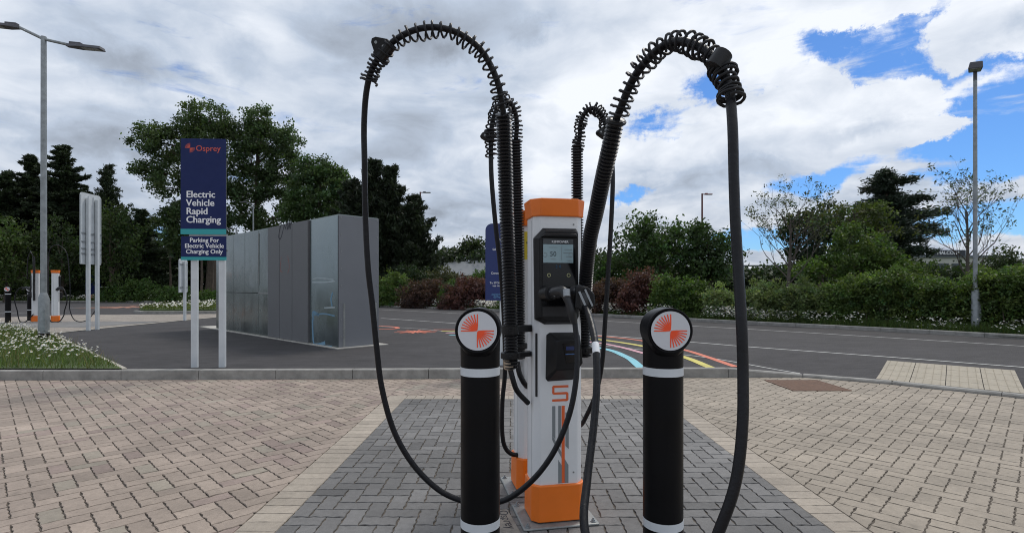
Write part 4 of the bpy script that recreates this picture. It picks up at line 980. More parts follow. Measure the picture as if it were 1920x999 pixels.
# white car behind the shrubs
p = Vector(((212-CX)/F*54, 54, .1)); c_ = thing('parked_car', 'white car mostly hidden behind the far left shrubs', 'car', p, R(4))
pr = [(-2.1, .35), (-2.1, .85), (-1.5, 1.0), (-.75, 1.45), (.75, 1.47), (1.6, 1.05), (2.1, .95), (2.15, .35)]
g = MB(); g.xz(pr[::-1], -.85, .85); g.build('body', mat('car_white', (.6, .62, .64), .25, coat=.5), c_, bevel=.06, **kw)
for s in (-1, 1): g = MB(); g.xz([(-1.25, 1.03), (-.68, 1.38), (.7, 1.39), (1.3, 1.06)][::-1], s*.86-.01, s*.86+.01); g.build('side_window', M_gloss, c_, **kw)
for x in (-1.35, 1.35):
    for s in (-1, 1): g = MB(); g.cyl((x, s*.72, .32), (x, s*.88, .32), .32, n=20); w_ = g.build('wheel', M_rubber, c_, smooth=True, **kw); g = MB(); g.cyl((x, s*.885, .32), (x, s*.89, .32), .2, n=14); g.build('rim', M_galv, w_, **kw)

# ---------------------------------------------------------------- vegetation
def leaf_mesh(name, pos, size, col, m, parent=None, shade=None, elong=1.7, up=None, root=None, flat=0.):
    """many small leaf-shaped faces; pos (N,3), col (N,3)"""
    N = len(pos); pos = np.asarray(pos, np.float64)
    d = rng.normal(size=(N, 3)); d[:, 2] += .15
    if up is not None: d = d*.55+up
    d /= np.linalg.norm(d, axis=1)[:, None]
    q = rng.normal(size=(N, 3)); q[:, 2] += flat*2; q -= d*(q*d).sum(1)[:, None]; q /= np.linalg.norm(q, axis=1)[:, None]+1e-9
    w = np.cross(d, q)
    s = (size*rng.uniform(.6, 1.35, N))[:, None]
    v = np.empty((N, 4, 3)); v[:, 0] = pos-d*s*.5; v[:, 1] = pos+w*s*.5/elong-d*s*.05; v[:, 2] = pos+d*s*.55+q*s*.08; v[:, 3] = pos-w*s*.5/elong-d*s*.05
    me = bpy.data.meshes.new(name); me.vertices.add(4*N); me.loops.add(4*N); me.polygons.add(N)
    me.vertices.foreach_set('co', v.ravel()); me.loops.foreach_set('vertex_index', np.arange(4*N, dtype=np.int32))
    me.polygons.foreach_set('loop_start', np.arange(0, 4*N, 4, dtype=np.int32)); me.polygons.foreach_set('loop_total', np.full(N, 4, np.int32))
    a = me.color_attributes.new('Col', 'FLOAT_COLOR', 'POINT'); c = np.ones((N, 4, 4), np.float32); c[:, :, :3] = np.asarray(col)[:, None, :]
    a.data.foreach_set('color', c.ravel()); me.update(calc_edges=True); return finish(name, me, m, parent, world=True)
def clump_leaves(C, n_per, spread, base, varc=.22, varl=.18, hue=.10):
    """leaves in gaussian clumps with a colour of their own for each clump"""
    C = np.asarray(C); K = len(C); spread = np.broadcast_to(np.asarray(spread, float), (K,)) if np.ndim(spread) < 2 else spread
    pos = np.repeat(C, n_per, 0)+rng.normal(size=(K*n_per, 3))*np.repeat(spread, n_per)[:, None]*np.array([1, 1, .75])
    cb = np.array(base)[None]*rng.lognormal(0, varc, K)[:, None]*(1+rng.normal(0, hue, (K, 1))*np.array([[1., .2, -.4]]))
    col = np.repeat(cb, n_per, 0)*rng.lognormal(0, varl, K*n_per)[:, None]; return pos, np.clip(col, .003, .6)
def root_thing(name, label, cat, loc, group): return thing(name, label, cat, loc, 0, group)

def broadleaf(name, label, px, Y, lobes, base, group=None, leaf=.22, n_per=60, dens=1.0, z0=.1, trunk_r=.28, gap=.0, cat='tree', trunk_px=None, depth=1.0, bark=None, spread=.16, forks=True):
    wpt = lambda x, y: np.array([(x-CX)/F*Y, Y, EYE-(y-HY)/F*Y])
    base_p = Vector(((px-CX)/F*Y, Y, z0)); t_ = root_thing(name, label, cat, base_p, group); C = []; k = Y/F; g = MB()
    zs = [wpt(a, b)[2] for a, b, *_ in lobes]; ztop = max(zs)
    top = Vector((base_p.x+.02*ztop, Y, min(ztop, ztop)))
    tr = [base_p, base_p.lerp(top, .3)+Vector((.1, 0, 0)), base_p.lerp(top, .65)+Vector((-.12, .1, 0)), top]
    g.tube(spline(tr, 4), list(np.interp(np.linspace(0, 1, 13), [0, .1, 1], [trunk_r*1.25, trunk_r, trunk_r*.12])), 9)
    for (x, y, rx, ry) in lobes:
        c = wpt(x, y); rx, rz = rx*k, ry*k; ryy = rx*depth; A = rx*rz; n = max(8, int(dens*48*A**.9/(leaf*4.2)**2))
        v = rng.normal(size=(n, 3)); v /= np.linalg.norm(v, axis=1)[:, None]; r = rng.uniform(.25, 1, n)**.5
        bump = 1+.16*np.sin(v[:, 0]*7+x)*np.cos(v[:, 2]*6+y)
        pts = c+v*(r*bump)[:, None]*np.array([rx, ryy, rz])*.93
        m_ = max(5, n//9); sub = rng.normal(size=(m_, 3)); sub /= np.linalg.norm(sub, axis=1)[:, None]; sub *= rng.uniform(.7, 1.12, m_)[:, None]
        kk = int(n*.62); pick = rng.integers(0, m_, kk); pts[:kk] = c+(sub[pick]+rng.normal(size=(kk, 3))*np.array([.15, .15, .24]))*np.array([rx, ryy, rz]); C.append(pts)
        if forks:
            a = base_p.lerp(top, min(.9, max(.2, (c[2]-rz*1.4-base_p.z)/max(.1, top.z-base_p.z)))); cc = Vector(c)
            g.tube(spline([a, a.lerp(cc, .5)+Vector((0, 0, .12*rz)), cc], 4), list(np.linspace(trunk_r*.42, trunk_r*.12, 9)), 6)
            for q in pts[:: max(1, n//9)]: q = Vector(q); m0 = a.lerp(cc, .75); g.tube([m0, m0.lerp(q, .5)+Vector((0, 0, .05)), q], [trunk_r*.13, trunk_r*.08, trunk_r*.03], 4, caps=False)
    C = np.concatenate(C); C = C[C[:, 2] > z0+.02]
    pos, col = clump_leaves(C, n_per, spread*leaf/.22*1.6, base); pos[:, 2] = np.maximum(pos[:, 2], z0+.02)
    g.build('trunk' if cat == 'tree' else 'stem', bark or M_bark, t_, smooth=True); leaf_mesh('crown' if cat == 'tree' else 'foliage', pos, leaf, col, M_leaf, t_); return t_

def conifer(label, px, top, halfw, Y, base, group=None, z0=.1, style='spruce', leaf=.30, skew=0., low=.08, dens=1., name='conifer_tree', per=26):
    k = Y/F; ztop = EYE-(top-HY)*k; H = ztop-z0; Rm = halfw*k; bp = Vector(((px-CX)*k, Y, z0)); t_ = root_thing(name, label, 'tree', bp, group)
    g = MB(); g.tube([bp, bp+Vector((.05, 0, H*.5)), bp+Vector((0, 0, H*.99))], [.26, .16, .03], 9); C = []; Dv = []
    nl = int(H/.62*dens)*6 if style != 'cedar' else int(H/.62*dens)
    for i in range(nl):
        u = low+(1-low)*((i+random.random()*.6)/nl)**(1.0 if style == 'cedar' else 1.08)
        if style == 'spruce': L = Rm*1.35*(1-u)**.74*random.uniform(.35, 1.2)+.25; rise = random.uniform(.05, .45)
        elif style == 'pine': L = Rm*1.05*(1-u**1.3)**.95*random.uniform(.4, 1.2)+.3; rise = random.uniform(.45, .9)
        else: L = Rm*(1-u**1.6)**.8*random.uniform(.55, 1.15)+.25; rise = .14
        nb = 1 if style != 'cedar' else 5
        a0 = random.random()*6.28
        for b in range(nb):
            z = z0+H*u+(random.uniform(-.25, .25) if style == 'cedar' else 0)
            a = a0+b*6.283/nb+random.gauss(0, .35); l = L*(1 if style != 'cedar' else random.uniform(.5, 1.25))*(1+skew*math.cos(a)); d = np.array([math.cos(a), math.sin(a), 0])
            n = max(3, int(l/.26)); P0 = np.array([bp.x, Y, min(z, z0+H)]); tt = np.linspace(.18, 1, n)
            zc = rise*l*tt**2 - (.16*l*tt if style == 'spruce' else -.10*l*tt if style == 'pine' else .0*tt)+ (0 if style != 'cedar' else .10*l*np.sin(tt*3))
            pts = P0+d*(l*tt)[:, None]+np.array([0, 0, 1])*zc[:, None]
            side = np.array([-d[1], d[0], 0]); wid = ((.30 if style != 'cedar' else .22)*l*(1-tt)+.12)
            for s_ in ((-1, 0, 1) if style != 'pine' else (-.7, 0, .7)):
                C.append(pts+side*(s_*wid)[:, None]+np.array([0, 0, -.03*abs(s_)])); up = d+np.array([0, 0, .9 if style == 'pine' else .15])+side*s_*.6; Dv.append(np.repeat(up[None]/np.linalg.norm(up), n, 0))
            if i % 2 == 0: g.tube([Vector(P0), Vector(pts[n//2]), Vector(pts[-1])], [.05, .03, .012], 5, caps=False)
    C = np.concatenate(C); Dv = np.concatenate(Dv)
    pos, col = clump_leaves(C, per, {'spruce': .11, 'pine': .13, 'cedar': .17}[style], base, .2, .2, .06); pos[:, 2] = np.maximum(pos[:, 2], z0)
    g.build('trunk', M_bark, t_, smooth=True); leaf_mesh('crown', pos, leaf, col, M_needle, t_, elong=3.4, up=np.repeat(Dv, per, 0)); return t_

# dark wood far behind, reads as one mass
def wood(name, x0, x1, Y, zfun, n, base, leaf, label, thick=8):
    C = []; 
    while len(C) < n:
        px = random.uniform(x0, x1); top = EYE-(zfun(px)-HY)/F*Y; z = random.random()**.8*top; C.append(((px-CX)/F*Y, Y+random.uniform(0, thick), z))
    pos, col = clump_leaves(C, 16, leaf*1.4, base, .25); o = leaf_mesh(name, pos, leaf, col, M_leaf)
    tag(o, label, 'woodland', kind='stuff'); return o
DK = (.030, .042, .020)
wood('woodland', -500, 660, 78, lambda x: 455+14*math.sin(x*.05)+9*math.sin(x*.13+1), 4200, (.022, .034, .016), .8, 'dark distant woodland filling the gaps behind the tall trees at the left')
wood('woodland', 560, 1240, 100, lambda x: 478+6*math.sin(x*.06)+4*math.sin(x*.17), 1800, (.026, .038, .020), .7, 'low dark belt of distant trees on the horizon behind the sheds', 4)
wood('woodland', 1240, 2100, 60, lambda x: 508+4*math.sin(x*.05), 2200, (.030, .045, .020), .5, 'low distant scrub behind the right hedge', 4)

G1 = 'tall trees behind the car park'
broadleaf('poplar_tree', 'tall spreading poplar behind the navy sign, the highest tree, leaning branches at its left', 392, 56,
    [(392, 218, 40, 34), (352, 232, 26, 26), (425, 240, 18, 22), (300, 252, 28, 22), (268, 262, 20, 22), (318, 285, 40, 24), (285, 320, 28, 22), (330, 345, 42, 28), (385, 290, 44, 40), (395, 350, 44, 34), (355, 395, 40, 22), (310, 425, 24, 20), (395, 420, 40, 40), (345, 455, 38, 24), (330, 400, 22, 18)],
    (0.0624, 0.0936, 0.0360), G1, leaf=.27, n_per=34, dens=.82, trunk_r=.38)
broadleaf('poplar_tree', 'tall poplar just right of the navy sign with a pointed top', 478, 57,
    [(484, 222, 24, 26), (455, 240, 22, 26), (490, 262, 46, 30), (535, 268, 30, 28), (470, 300, 44, 32), (530, 310, 38, 30), (470, 350, 46, 30), (525, 350, 34, 26), (452, 400, 36, 28), (500, 410, 30, 20), (548, 395, 26, 22)],
    (0.0576, 0.0888, 0.0360), G1, leaf=.27, n_per=34, dens=.82, trunk_r=.36)
broadleaf('poplar_tree', 'rounded green tree behind the right end of the enclosure roof', 598, 54,
    [(590, 322, 28, 28), (620, 330, 24, 22), (575, 350, 36, 30), (635, 358, 30, 30), (600, 385, 44, 30), (640, 400, 34, 30), (560, 400, 30, 26)],
    (0.0600, 0.0984, 0.0360), G1, leaf=.28, n_per=34, dens=1.0, trunk_r=.3)
DP = (.024, .034, .018)
G2 = 'dark pines beside the enclosure'
conifer('dark pine just left of the big left hose, tallest of the dark pines', 700, 306, 62, 45, DP, G2, style='pine', leaf=.34, per=22, dens=1.15)
conifer('dark pine behind the enclosure end with a narrow spiky top', 733, 318, 50, 44, DP, G2, style='pine', leaf=.34, per=24, dens=1.1)
conifer('dark low pine reaching furthest right beside the maroon lamp', 772, 372, 50, 43, DP, G2, style='pine', leaf=.34, per=22, skew=.15, dens=1.1)
conifer('dark broad pine filling behind the enclosure roof', 660, 342, 52, 46, DP, G2, style='pine', leaf=.34, per=22)
G3 = 'conifers at the left'
SP = (.030, .044, .022); SP2 = (.040, .058, .026)
conifer('tall ragged conifer right behind the tall lamp post', 118, 274, 66, 56, SP, G3, leaf=.36, dens=1.0)
conifer('tall ragged conifer just left of the lamp post', 56, 292, 52, 57, SP, G3, leaf=.36)
conifer('broad conifer at the left edge of the picture', 12, 322, 70, 55, SP, G3, leaf=.36)
conifer('open topped conifer between the ribbed sign and the poplar', 202, 312, 50, 58, SP, G3, style='pine', leaf=.32, dens=.85, per=14)
conifer('short dense conifer at the foot of the poplar', 264, 394, 52, 56, SP, G3, leaf=.32, dens=1.1)
conifer('wide dark conifer behind the ribbed sign', 158, 372, 60, 59, SP, G3, leaf=.34, dens=1.1)
conifer('dark conifer behind the gap between the lamp post and the ribbed sign', 100, 345, 95, 60, SP, G3, leaf=.34, dens=1.2)
conifer('dark broad conifer low behind the distant bollards', 30, 370, 90, 61, SP2, G3, leaf=.34, dens=1.2)
conifer('dark conifer low behind the small white sign', 225, 400, 70, 62, SP, G3, leaf=.34, dens=1.2)
conifer('dark conifer beyond the left edge', -70, 300, 70, 57, SP, G3, leaf=.34)
broadleaf('broadleaf_tree', 'mid green tree behind the ribbed sign', 205, 50, [(205, 410, 34, 30), (225, 450, 38, 32), (185, 460, 34, 36), (215, 500, 44, 30)], (0.0505, 0.0778, 0.0233), 'low green trees at the left', leaf=.26, n_per=26, dens=.45, trunk_r=.16)
broadleaf('broadleaf_tree', 'mid green tree at the left edge behind the distant bollards', 10, 48, [(5, 430, 40, 30), (30, 470, 42, 32), (-20, 480, 50, 40), (60, 510, 36, 26), (20, 515, 44, 26)], (0.0535, 0.0827, 0.0233), 'low green trees at the left', leaf=.26, n_per=26, dens=.5, trunk_r=.16)
broadleaf('broadleaf_tree', 'olive green tree behind the distant chargers', 115, 50, [(100, 440, 36, 36), (120, 490, 40, 30), (85, 510, 40, 26), (145, 520, 36, 24)], (0.0408, 0.0622, 0.0214), 'low green trees at the left', leaf=.26, n_per=26, dens=.5, trunk_r=.16)
TL = ['bare dark trunk seen between the white posts, nearest the left post', 'stoutest bare dark trunk seen between the two white posts', 'bare dark trunk seen between the white posts, nearest the right post', 'bare dark trunk left of the navy sign panel', 'bare dark trunk just left of the enclosure end']
for (px, w, top), lab in zip(((377, 5, 470), (389, 6, 470), (402, 5, 470), (318, 4, 480), (430, 5, 480)), TL):
    Y = 53+random.random()*3; k = Y/F; b0 = Vector(((px-CX)*k, Y, .1)); g = MB(); g.tube([b0, b0+Vector((.1, 0, 2.4)), b0+Vector((.05, 0, (HY-top)*k+1.2))], [w*k*.5, w*k*.45, w*k*.3], 9)
    o = g.build('tree_trunk', M_bark, None, smooth=True); tag(o, lab, 'tree trunk', 'bare trunks below the poplars')

# understory left and shrubs
def bush(name, label, px, top, hw, dback, base, n=240, leaf=.11, group=None, n_per=30, ky=None, ry=None, spread=None, stems=5, sq=2.2):
    ky = ky if ky is not None else float(np.interp(px, [a for a, b in FARpx]+[2300], [b for a, b in FARpx]+[658])); Yk = (EYE-.13)*F/(ky-HY); Y = Yk+dback; k = Y/F
    h = EYE-(top-HY)*k; c = np.array([(px-CX)*k, Y, .15]); rx = hw*k; ryy = ry or min(rx, 1.3)
    v = rng.normal(size=(n, 3)); v[:, 2] = np.abs(v[:, 2]); v = v/((np.abs(v)**sq).sum(1)**(1/sq))[:, None]; r = rng.uniform(.35, 1, n)**.45
    b = 1+.15*np.sin(v[:, 0]*8+px)*np.cos(v[:, 1]*6)+.10*np.sin(v[:, 0]*17+px*2)+rng.exponential(.035, n)
    C = c+v*(r*b)[:, None]*np.array([rx, ryy, h-.25]); pos, col = clump_leaves(C, n_per, spread or leaf*.95, base, .2, .2, .12); pos[:, 2] = np.maximum(pos[:, 2], .16)
    t_ = root_thing(name, label, 'bush', Vector(c), group); g = MB()
    for s in range(stems):
        a = random.random()*6.28; q = Vector(c)+Vector((math.cos(a)*rx*.6, math.sin(a)*ryy*.6, h*.7)); g.tube([Vector(c), (Vector(c)+q)/2+Vector((0, 0, .1)), q], [.03, .02, .008], 5)
    g.build('stem', M_bark, t_, smooth=True); leaf_mesh('foliage', pos, leaf, col, M_leaf, t_); return t_
GRN = (.080, .124, .034); GR2 = (.062, .105, .028); VAR = (.150, .190, .080); PUR = (.072, .040, .034); PUR2 = (.098, .044, .042)
GL = 'shrubs along the far verge'
bush('shrub', 'low green shrub thicket left of the small white sign', 262, 528, 44, 1.6, GR2, 420, .20, GL)
bush('shrub', 'green shrub hiding the white car', 215, 540, 26, 1.4, GR2, 200, .20, GL)
bush('shrub', 'green weedy shrub behind the small white sign', 330, 540, 36, 1.6, GR2, 260, .18, GL)
bush('shrub', 'low weedy shrub at the foot of the bare trunks', 400, 546, 40, 1.5, GR2, 260, .18, GL)
bush('shrub', 'dark shrub behind the distant chargers', 110, 535, 60, 2.5, (.032, .05, .02), 360, .22, GL)
bush('shrub', 'dark shrub at the left edge of the verge', 10, 535, 60, 2.5, (.032, .05, .02), 360, .22, GL)
bush('shrub', 'dark shrub filling behind the enclosure', 560, 520, 90, 4, (.028, .042, .018), 420, .2, GL)
bush('shrub', 'bright green bush right of the enclosure end', 738, 512, 34, 1.3, GRN, 420, .13, GL)
bush('shrub', 'dark green bush behind the bright green one', 770, 500, 50, 5, (.026, .04, .018), 420, .15, GL, n_per=34)
bush('shrub', 'purple leaved bush right of the bright green one', 806, 526, 54, 1.5, PUR, 560, .12, GL)
bush('shrub', 'purple leaved bush left of the blue board', 890, 519, 62, 1.7, PUR2, 640, .12, GL)
bush('shrub', 'olive bush rising behind the purple bushes', 832, 503, 40, 4, (.060, .062, .028), 380, .14, GL)
bush('shrub', 'green bush between the purple bushes', 848, 528, 24, 1.3, GR2, 220, .12, GL)
bush('shrub', 'dark green bush behind the blue board', 905, 508, 44, 4.5, GR2, 360, .14, GL)
bush('shrub', 'green bush behind the near charger', 1005, 520, 64, 2.0, GR2, 520, .13, GL)
bush('shrub', 'dark bush right of the near charger', 1090, 515, 52, 2.6, (.035, .052, .02), 480, .12, GL)
bush('shrub', 'purple leaved bush beside the hanging cable', 1140, 524, 42, 1.5, PUR, 520, .11, GL)
bush('shrub', 'tallest purple leaved bush, left of the right bollard', 1205, 511, 46, 1.7, PUR2, 620, .11, GL)
bush('shrub', 'bright green bush above the right bollard', 1250, 518, 30, 1.3, GRN, 360, .11, GL)
bush('shrub', 'tall green bush between the right bollard and the big right hose', 1296, 524, 40, 1.4, (.060, .098, .024), 560, .105, GL)
bush('shrub', 'variegated pale bush left of the big right hose', 1352, 538, 32, 1.1, VAR, 440, .09, GL)
bush('shrub', 'variegated pale bush right of the big right hose', 1428, 530, 48, 1.2, VAR, 760, .085, GL)
bush('shrub', 'variegated bush at the foot of the sparse rowan', 1510, 526, 50, 1.2, (.095, .128, .050), 820, .08, GL)
bush('shrub', 'loose green bush at the left end of the hedge', 1570, 530, 34, 1.2, GRN, 520, .08, GL)
# tall hedge at the right, one clipped run
C = []; 
while len(C) < 5200:
    px = random.uniform(1575, 2420); ky = float(np.interp(px, [1380, 1650, 1920, 2420], [606.5, 620.5, 636, 668])); d = random.uniform(.75, 2.4); Yk = (EYE-.13)*F/(ky-HY); Y = Yk+d; k = Y/F
    top = EYE-(float(np.interp(px, [1575, 1640, 1760, 1920, 2420], [520, 512, 520, 508, 492]))-HY)*k+.16*math.sin(px*.031)+.10*math.sin(px*.083)+.07*math.sin(px*.21)+random.uniform(-.05, .22)*random.random()
    e_ = (abs(d-1.6)/.85)**4; u = random.random(); 
    z = .2+(top-.3)*(1-.10*e_)*u**.75
    if d < 1.25 or u > .72 or random.random() < .25: C.append(((px-CX)*k, Y, z))
pos, col = clump_leaves(C, 26, .075, (.074, .112, .030), .24, .22, .14); pos[:, 2] = np.maximum(pos[:, 2], .16)
p0 = Vector((12.5, 15.5, .15)); t_ = root_thing('hedge', 'tall dense green hedge along the right verge behind the lamp post', 'hedge', p0, None)
leaf_mesh('foliage', pos, .082, col, M_leaf, t_); g = MB()
for i in range(60): 
    q = Vector(C[i*80]); g.tube([Vector((q.x, q.y, .1)), Vector((q.x+.05, q.y, q.z*.6)), q], [.02, .015, .006], 5)
g.build('stem', M_bark, t_, smooth=True)

G4 = 'trees behind the right hedge'
broadleaf('round_tree', 'large dark green round tree right of the hoses', 1240, 34, [(1240, 436, 44, 30), (1205, 462, 46, 34), (1278, 460, 42, 34), (1240, 490, 66, 34), (1180, 490, 30, 24), (1290, 500, 38, 26)], (0.0459, 0.0781, 0.0276), G4, leaf=.20, n_per=34, dens=.62, trunk_r=.2)
broadleaf('round_tree', 'dark green round tree just left of the big right hose', 1330, 33, [(1325, 452, 34, 28), (1345, 478, 34, 32), (1312, 490, 34, 34), (1340, 515, 40, 24)], (0.0413, 0.0712, 0.0276), G4, leaf=.20, n_per=34, dens=.65, trunk_r=.18)
broadleaf('round_tree', 'low dark tree right of the leaning hose sleeve', 1150, 38, [(1150, 492, 28, 20), (1120, 505, 30, 20), (1172, 508, 28, 20)], (0.0436, 0.0735, 0.0276), G4, leaf=.2, n_per=30, dens=.6, trunk_r=.14)
broadleaf('dark_tree', 'dense dark tree between the rowan and the layered conifer', 1535, 32, [(1540, 405, 32, 26), (1510, 430, 34, 28), (1555, 440, 40, 34), (1505, 465, 30, 24), (1540, 485, 44, 26)], (0.0253, 0.0390, 0.0184), G4, leaf=.2, n_per=34, dens=.65, trunk_r=.2)
conifer('layered dark conifer, tallest tree at the right', 1662, 322, 106, 33, (0.0246, 0.0369, 0.0246), G4, style='cedar', leaf=.26, per=22, skew=.12, dens=1.15, low=.24)
broadleaf('broadleaf_tree', 'loose yellow green tree in front of the layered conifer', 1600, 25, [(1600, 396, 34, 14), (1565, 402, 26, 12), (1640, 392, 34, 14), (1625, 412, 40, 14), (1580, 425, 26, 12), (1660, 430, 26, 14)], (0.0615, 0.0804, 0.0246), G4, leaf=.13, n_per=26, dens=.34, trunk_r=.09, z0=.15)
broadleaf('broadleaf_tree', 'bushy green tree behind the left end of the hedge', 1625, 22, [(1592, 450, 24, 26), (1640, 470, 44, 26), (1600, 490, 44, 30), (1665, 500, 44, 26), (1560, 500, 40, 20), (1510, 505, 40, 20), (1700, 510, 34, 18)], (0.0656, 0.1025, 0.0262), G4, leaf=.12, n_per=30, dens=.66, trunk_r=.09, z0=.15)
broadleaf('broadleaf_tree', 'small feathery tree on the skyline beside the right lamp post', 1882, 38, [(1880, 478, 20, 12), (1868, 495, 22, 14), (1895, 500, 22, 14)], (0.0328, 0.0492, 0.0197), G4, leaf=.18, n_per=24, dens=.6, trunk_r=.08)
broadleaf('broadleaf_tree', 'distant fir like tree left of the blue board', 885, 105, [(885, 462, 18, 10), (905, 466, 24, 16), (868, 474, 16, 10)], (0.0279, 0.0410, 0.0180), G4, leaf=.6, n_per=26, dens=1.3, trunk_r=.2)
broadleaf('broadleaf_tree', 'distant round tree on the skyline right of the dark pines', 838, 108, [(838, 474, 14, 8), (826, 480, 14, 8), (850, 482, 14, 8)], (0.0279, 0.0410, 0.0180), G4, leaf=.6, n_per=26, dens=1.3, trunk_r=.2)

def sparse(label, px, ybase, top, hw, Y, seed, lean=0., leafn=5, z0=.15):
    rs = random.Random(seed); k = Y/F; bp = Vector(((px-CX)*k, Y, z0)); H = EYE-(top-HY)*k; Rm = hw*k; t_ = root_thing('rowan_tree', label, 'tree', bp, 'sparse rowans'); g = MB(); tips = []
    cz = z0+H*.62; 
    def grow(p, d, L, r, dep):
        pts = [p]; q = p.copy(); dd = d.copy(); n = 4
        for i in range(n):
            dd = (dd+Vector((rs.gauss(0, .13), rs.gauss(0, .13), rs.gauss(.03, .08)))).normalized(); q = q+dd*L/n; pts.append(q.copy())
        r1 = r*.55; g.tube(pts, list(np.linspace(r, r1, n+1)), 6 if dep < 2 else 4, caps=False)
        if dep >= 4 or r < .0035: tips.append((pts[-1], dd)); tips.append((pts[-2], dd)); return
        kids = 3 if dep < 3 else 2
        for j in range(kids):
            at = pts[-1] if j == 0 else pts[rs.choice((2, 3))]
            ax = Vector((rs.gauss(0, 1), rs.gauss(0, 1), rs.gauss(0, .4))).normalized(); nd = (dd+ax*rs.uniform(.35, .75)+Vector((0, 0, .12))).normalized()
            out = Vector(((at.x-bp.x)/Rm, (at.y-bp.y)/Rm, (at.z-cz)/(H*.42))).length
            grow(at, nd, L*rs.uniform(.62, .82)*(.75 if out > .95 else 1), r1*(.95 if j == 0 else .75), dep+1)
    th = H*.72; pts_ = spline([bp, bp+Vector((.04, 0, th*.35)), bp+Vector((lean, 0, th*.7)), bp+Vector((lean*1.3, .05, th))], 6)
    g.tube(pts_, list(np.linspace(.085, .028, len(pts_))), 9)
    n = 15
    for i in range(n):
        u = .36+.64*i/(n-1); at = pts_[int(u*(len(pts_)-1))]; a = i*2.4+rs.gauss(0, .3); up_ = rs.uniform(.7, 1.1)+u*.5; d = Vector((math.cos(a), math.sin(a)*.8, up_)).normalized()
        grow(at, d, H*.235*rs.uniform(.8, 1.15)*(1.12-.45*u), .030*(1.15-.5*u), 1)
    g.build('trunk', mat('rowan_bark', (.085, .07, .06), .85, var=.3, vscale=5), t_, smooth=True)
    C = np.array([tuple(p) for p, d in tips if rs.random() < .62]); pos, col = clump_leaves(C, leafn, .075, (.065, .078, .035), .3, .25, .25)
    leaf_mesh('crown', pos, .10, col, M_leaf, t_, elong=2.2); return t_
sparse('sparse rowan with thin bare twigs right of the big right hose', 1476, 575, 345, 80, 20.6, 5, .12)
sparse('sparse rowan with thin bare twigs behind the right lamp post', 1812, 580, 325, 78, 20.2, 12, .05)

# verge ground, grass and daisies
M_soil = mat('verge_grass', (.060, .085, .028), .95, var=.35, vscale=1.2, bump=.6, bscale=18)
far_in = [(a, b) for a, b in FS]
g = MB(); top = [(a, b, .18) for a, b in far_in]; off = [(a+.8*abs(0), b, .18) for a, b in far_in]
vs = top+[(220, -6, .05), (260, 260, .05), (-260, 260, .05), (-95, 60, .1)]; g.add(vs, [tuple(range(len(vs)))[::-1]]); o = struct('verge', g, M_soil)
if o.data.polygons[0].normal.z < 0: o.data.flip_normals()
def grass(name, pts, h, w, base, label):
    N = len(pts); pts = np.asarray(pts); hh = h*rng.uniform(.5, 1.3, N); a = rng.uniform(0, math.pi, N); lean = rng.normal(0, .28, (N, 2))*hh[:, None]
    d = np.stack([np.cos(a), np.sin(a), 0*a], 1)*w*.5; v = np.empty((N, 3, 3)); v[:, 0] = pts-d; v[:, 1] = pts+d; v[:, 2] = pts; v[:, 2, :2] += lean; v[:, 2, 2] += hh
    col = np.array(base)[None]*rng.lognormal(0, .3, N)[:, None]*(1+rng.normal(0, .12, (N, 1))*np.array([[1.4, .3, -.4]]))
    me = bpy.data.meshes.new(name); me.vertices.add(3*N); me.loops.add(3*N); me.polygons.add(N); me.vertices.foreach_set('co', v.ravel()); me.loops.foreach_set('vertex_index', np.arange(3*N, dtype=np.int32))
    me.polygons.foreach_set('loop_start', np.arange(0, 3*N, 3, dtype=np.int32)); me.polygons.foreach_set('loop_total', np.full(N, 3, np.int32))
    at = me.color_attributes.new('Col', 'FLOAT_COLOR', 'POINT'); c = np.ones((N, 3, 4), np.float32); c[:, :, :3] = np.clip(col, .005, .5)[:, None]; at.data.foreach_set('color', c.ravel()); me.update(calc_edges=True)
    return tag(finish(name, me, M_leaf), label, 'grass', kind='stuff')
M_petal = mat('daisy_petals', (.72, .72, .68), .6); M_eye = mat('daisy_eye', (.55, .36, .03), .7)
def daisies(pts, r, label, tilt=.45, petals=9):
    V = []; Fc = []; MI = []
    for (x, y, z) in pts:
        nrm = Vector((random.gauss(0, tilt), random.gauss(-.25, tilt), 1)).normalized(); u = nrm.orthogonal().normalized(); v = nrm.cross(u); rr = r*random.uniform(.7, 1.2); c = Vector((x, y, z)); o = len(V)
        n = petals*2
        for k in range(n): a = 6.2832*k/n; q = rr*(1 if k % 2 else .55); V.append(c+(u*math.cos(a)+v*math.sin(a))*q-nrm*.006)
        V.append(c)
        for k in range(n): Fc.append((o+k, o+(k+1) % n, o+n)); MI.append(0)
        o = len(V)
        for k in range(5): a = 6.2832*k/5; V.append(c+(u*math.cos(a)+v*math.sin(a))*rr*.28+nrm*.004)
        Fc.append(tuple(range(o, o+5))); MI.append(1)
    me = bpy.data.meshes.new('daisies'); me.from_pydata([tuple(q) for q in V], [], Fc); me.polygons.foreach_set('material_index', MI); return tag(finish('daisies', me, [M_petal, M_eye]), label, 'flowers', kind='stuff')
def strip(n, x0, x1, d0, d1, clumpy=0., z=.18):
    out = []
    while len(out) < n:
        px = random.uniform(x0, x1)
        ky = float(np.interp(px, [a for a, b in FARpx]+[2300], [b for a, b in FARpx]+[658])); Yk = (EYE-.13)*F/(ky-HY)+.25
        if random.random() > min(1, 26/Yk)**0: continue
        d = random.uniform(d0, d1); Y = Yk+d; x = (px-CX)/F*Y
        if clumpy and (vn(x, Y, 1.15, 3)*.6+vn(x, Y, 3.1, 1)*.4) < clumpy*random.uniform(.6, 1.2): continue
        out.append((x, Y, z))
    return out
grass('grass', strip(30000, 560, 1500, .0, 1.4), .26, .018, (.075, .11, .03), 'long green grass along the far verge below the bushes')
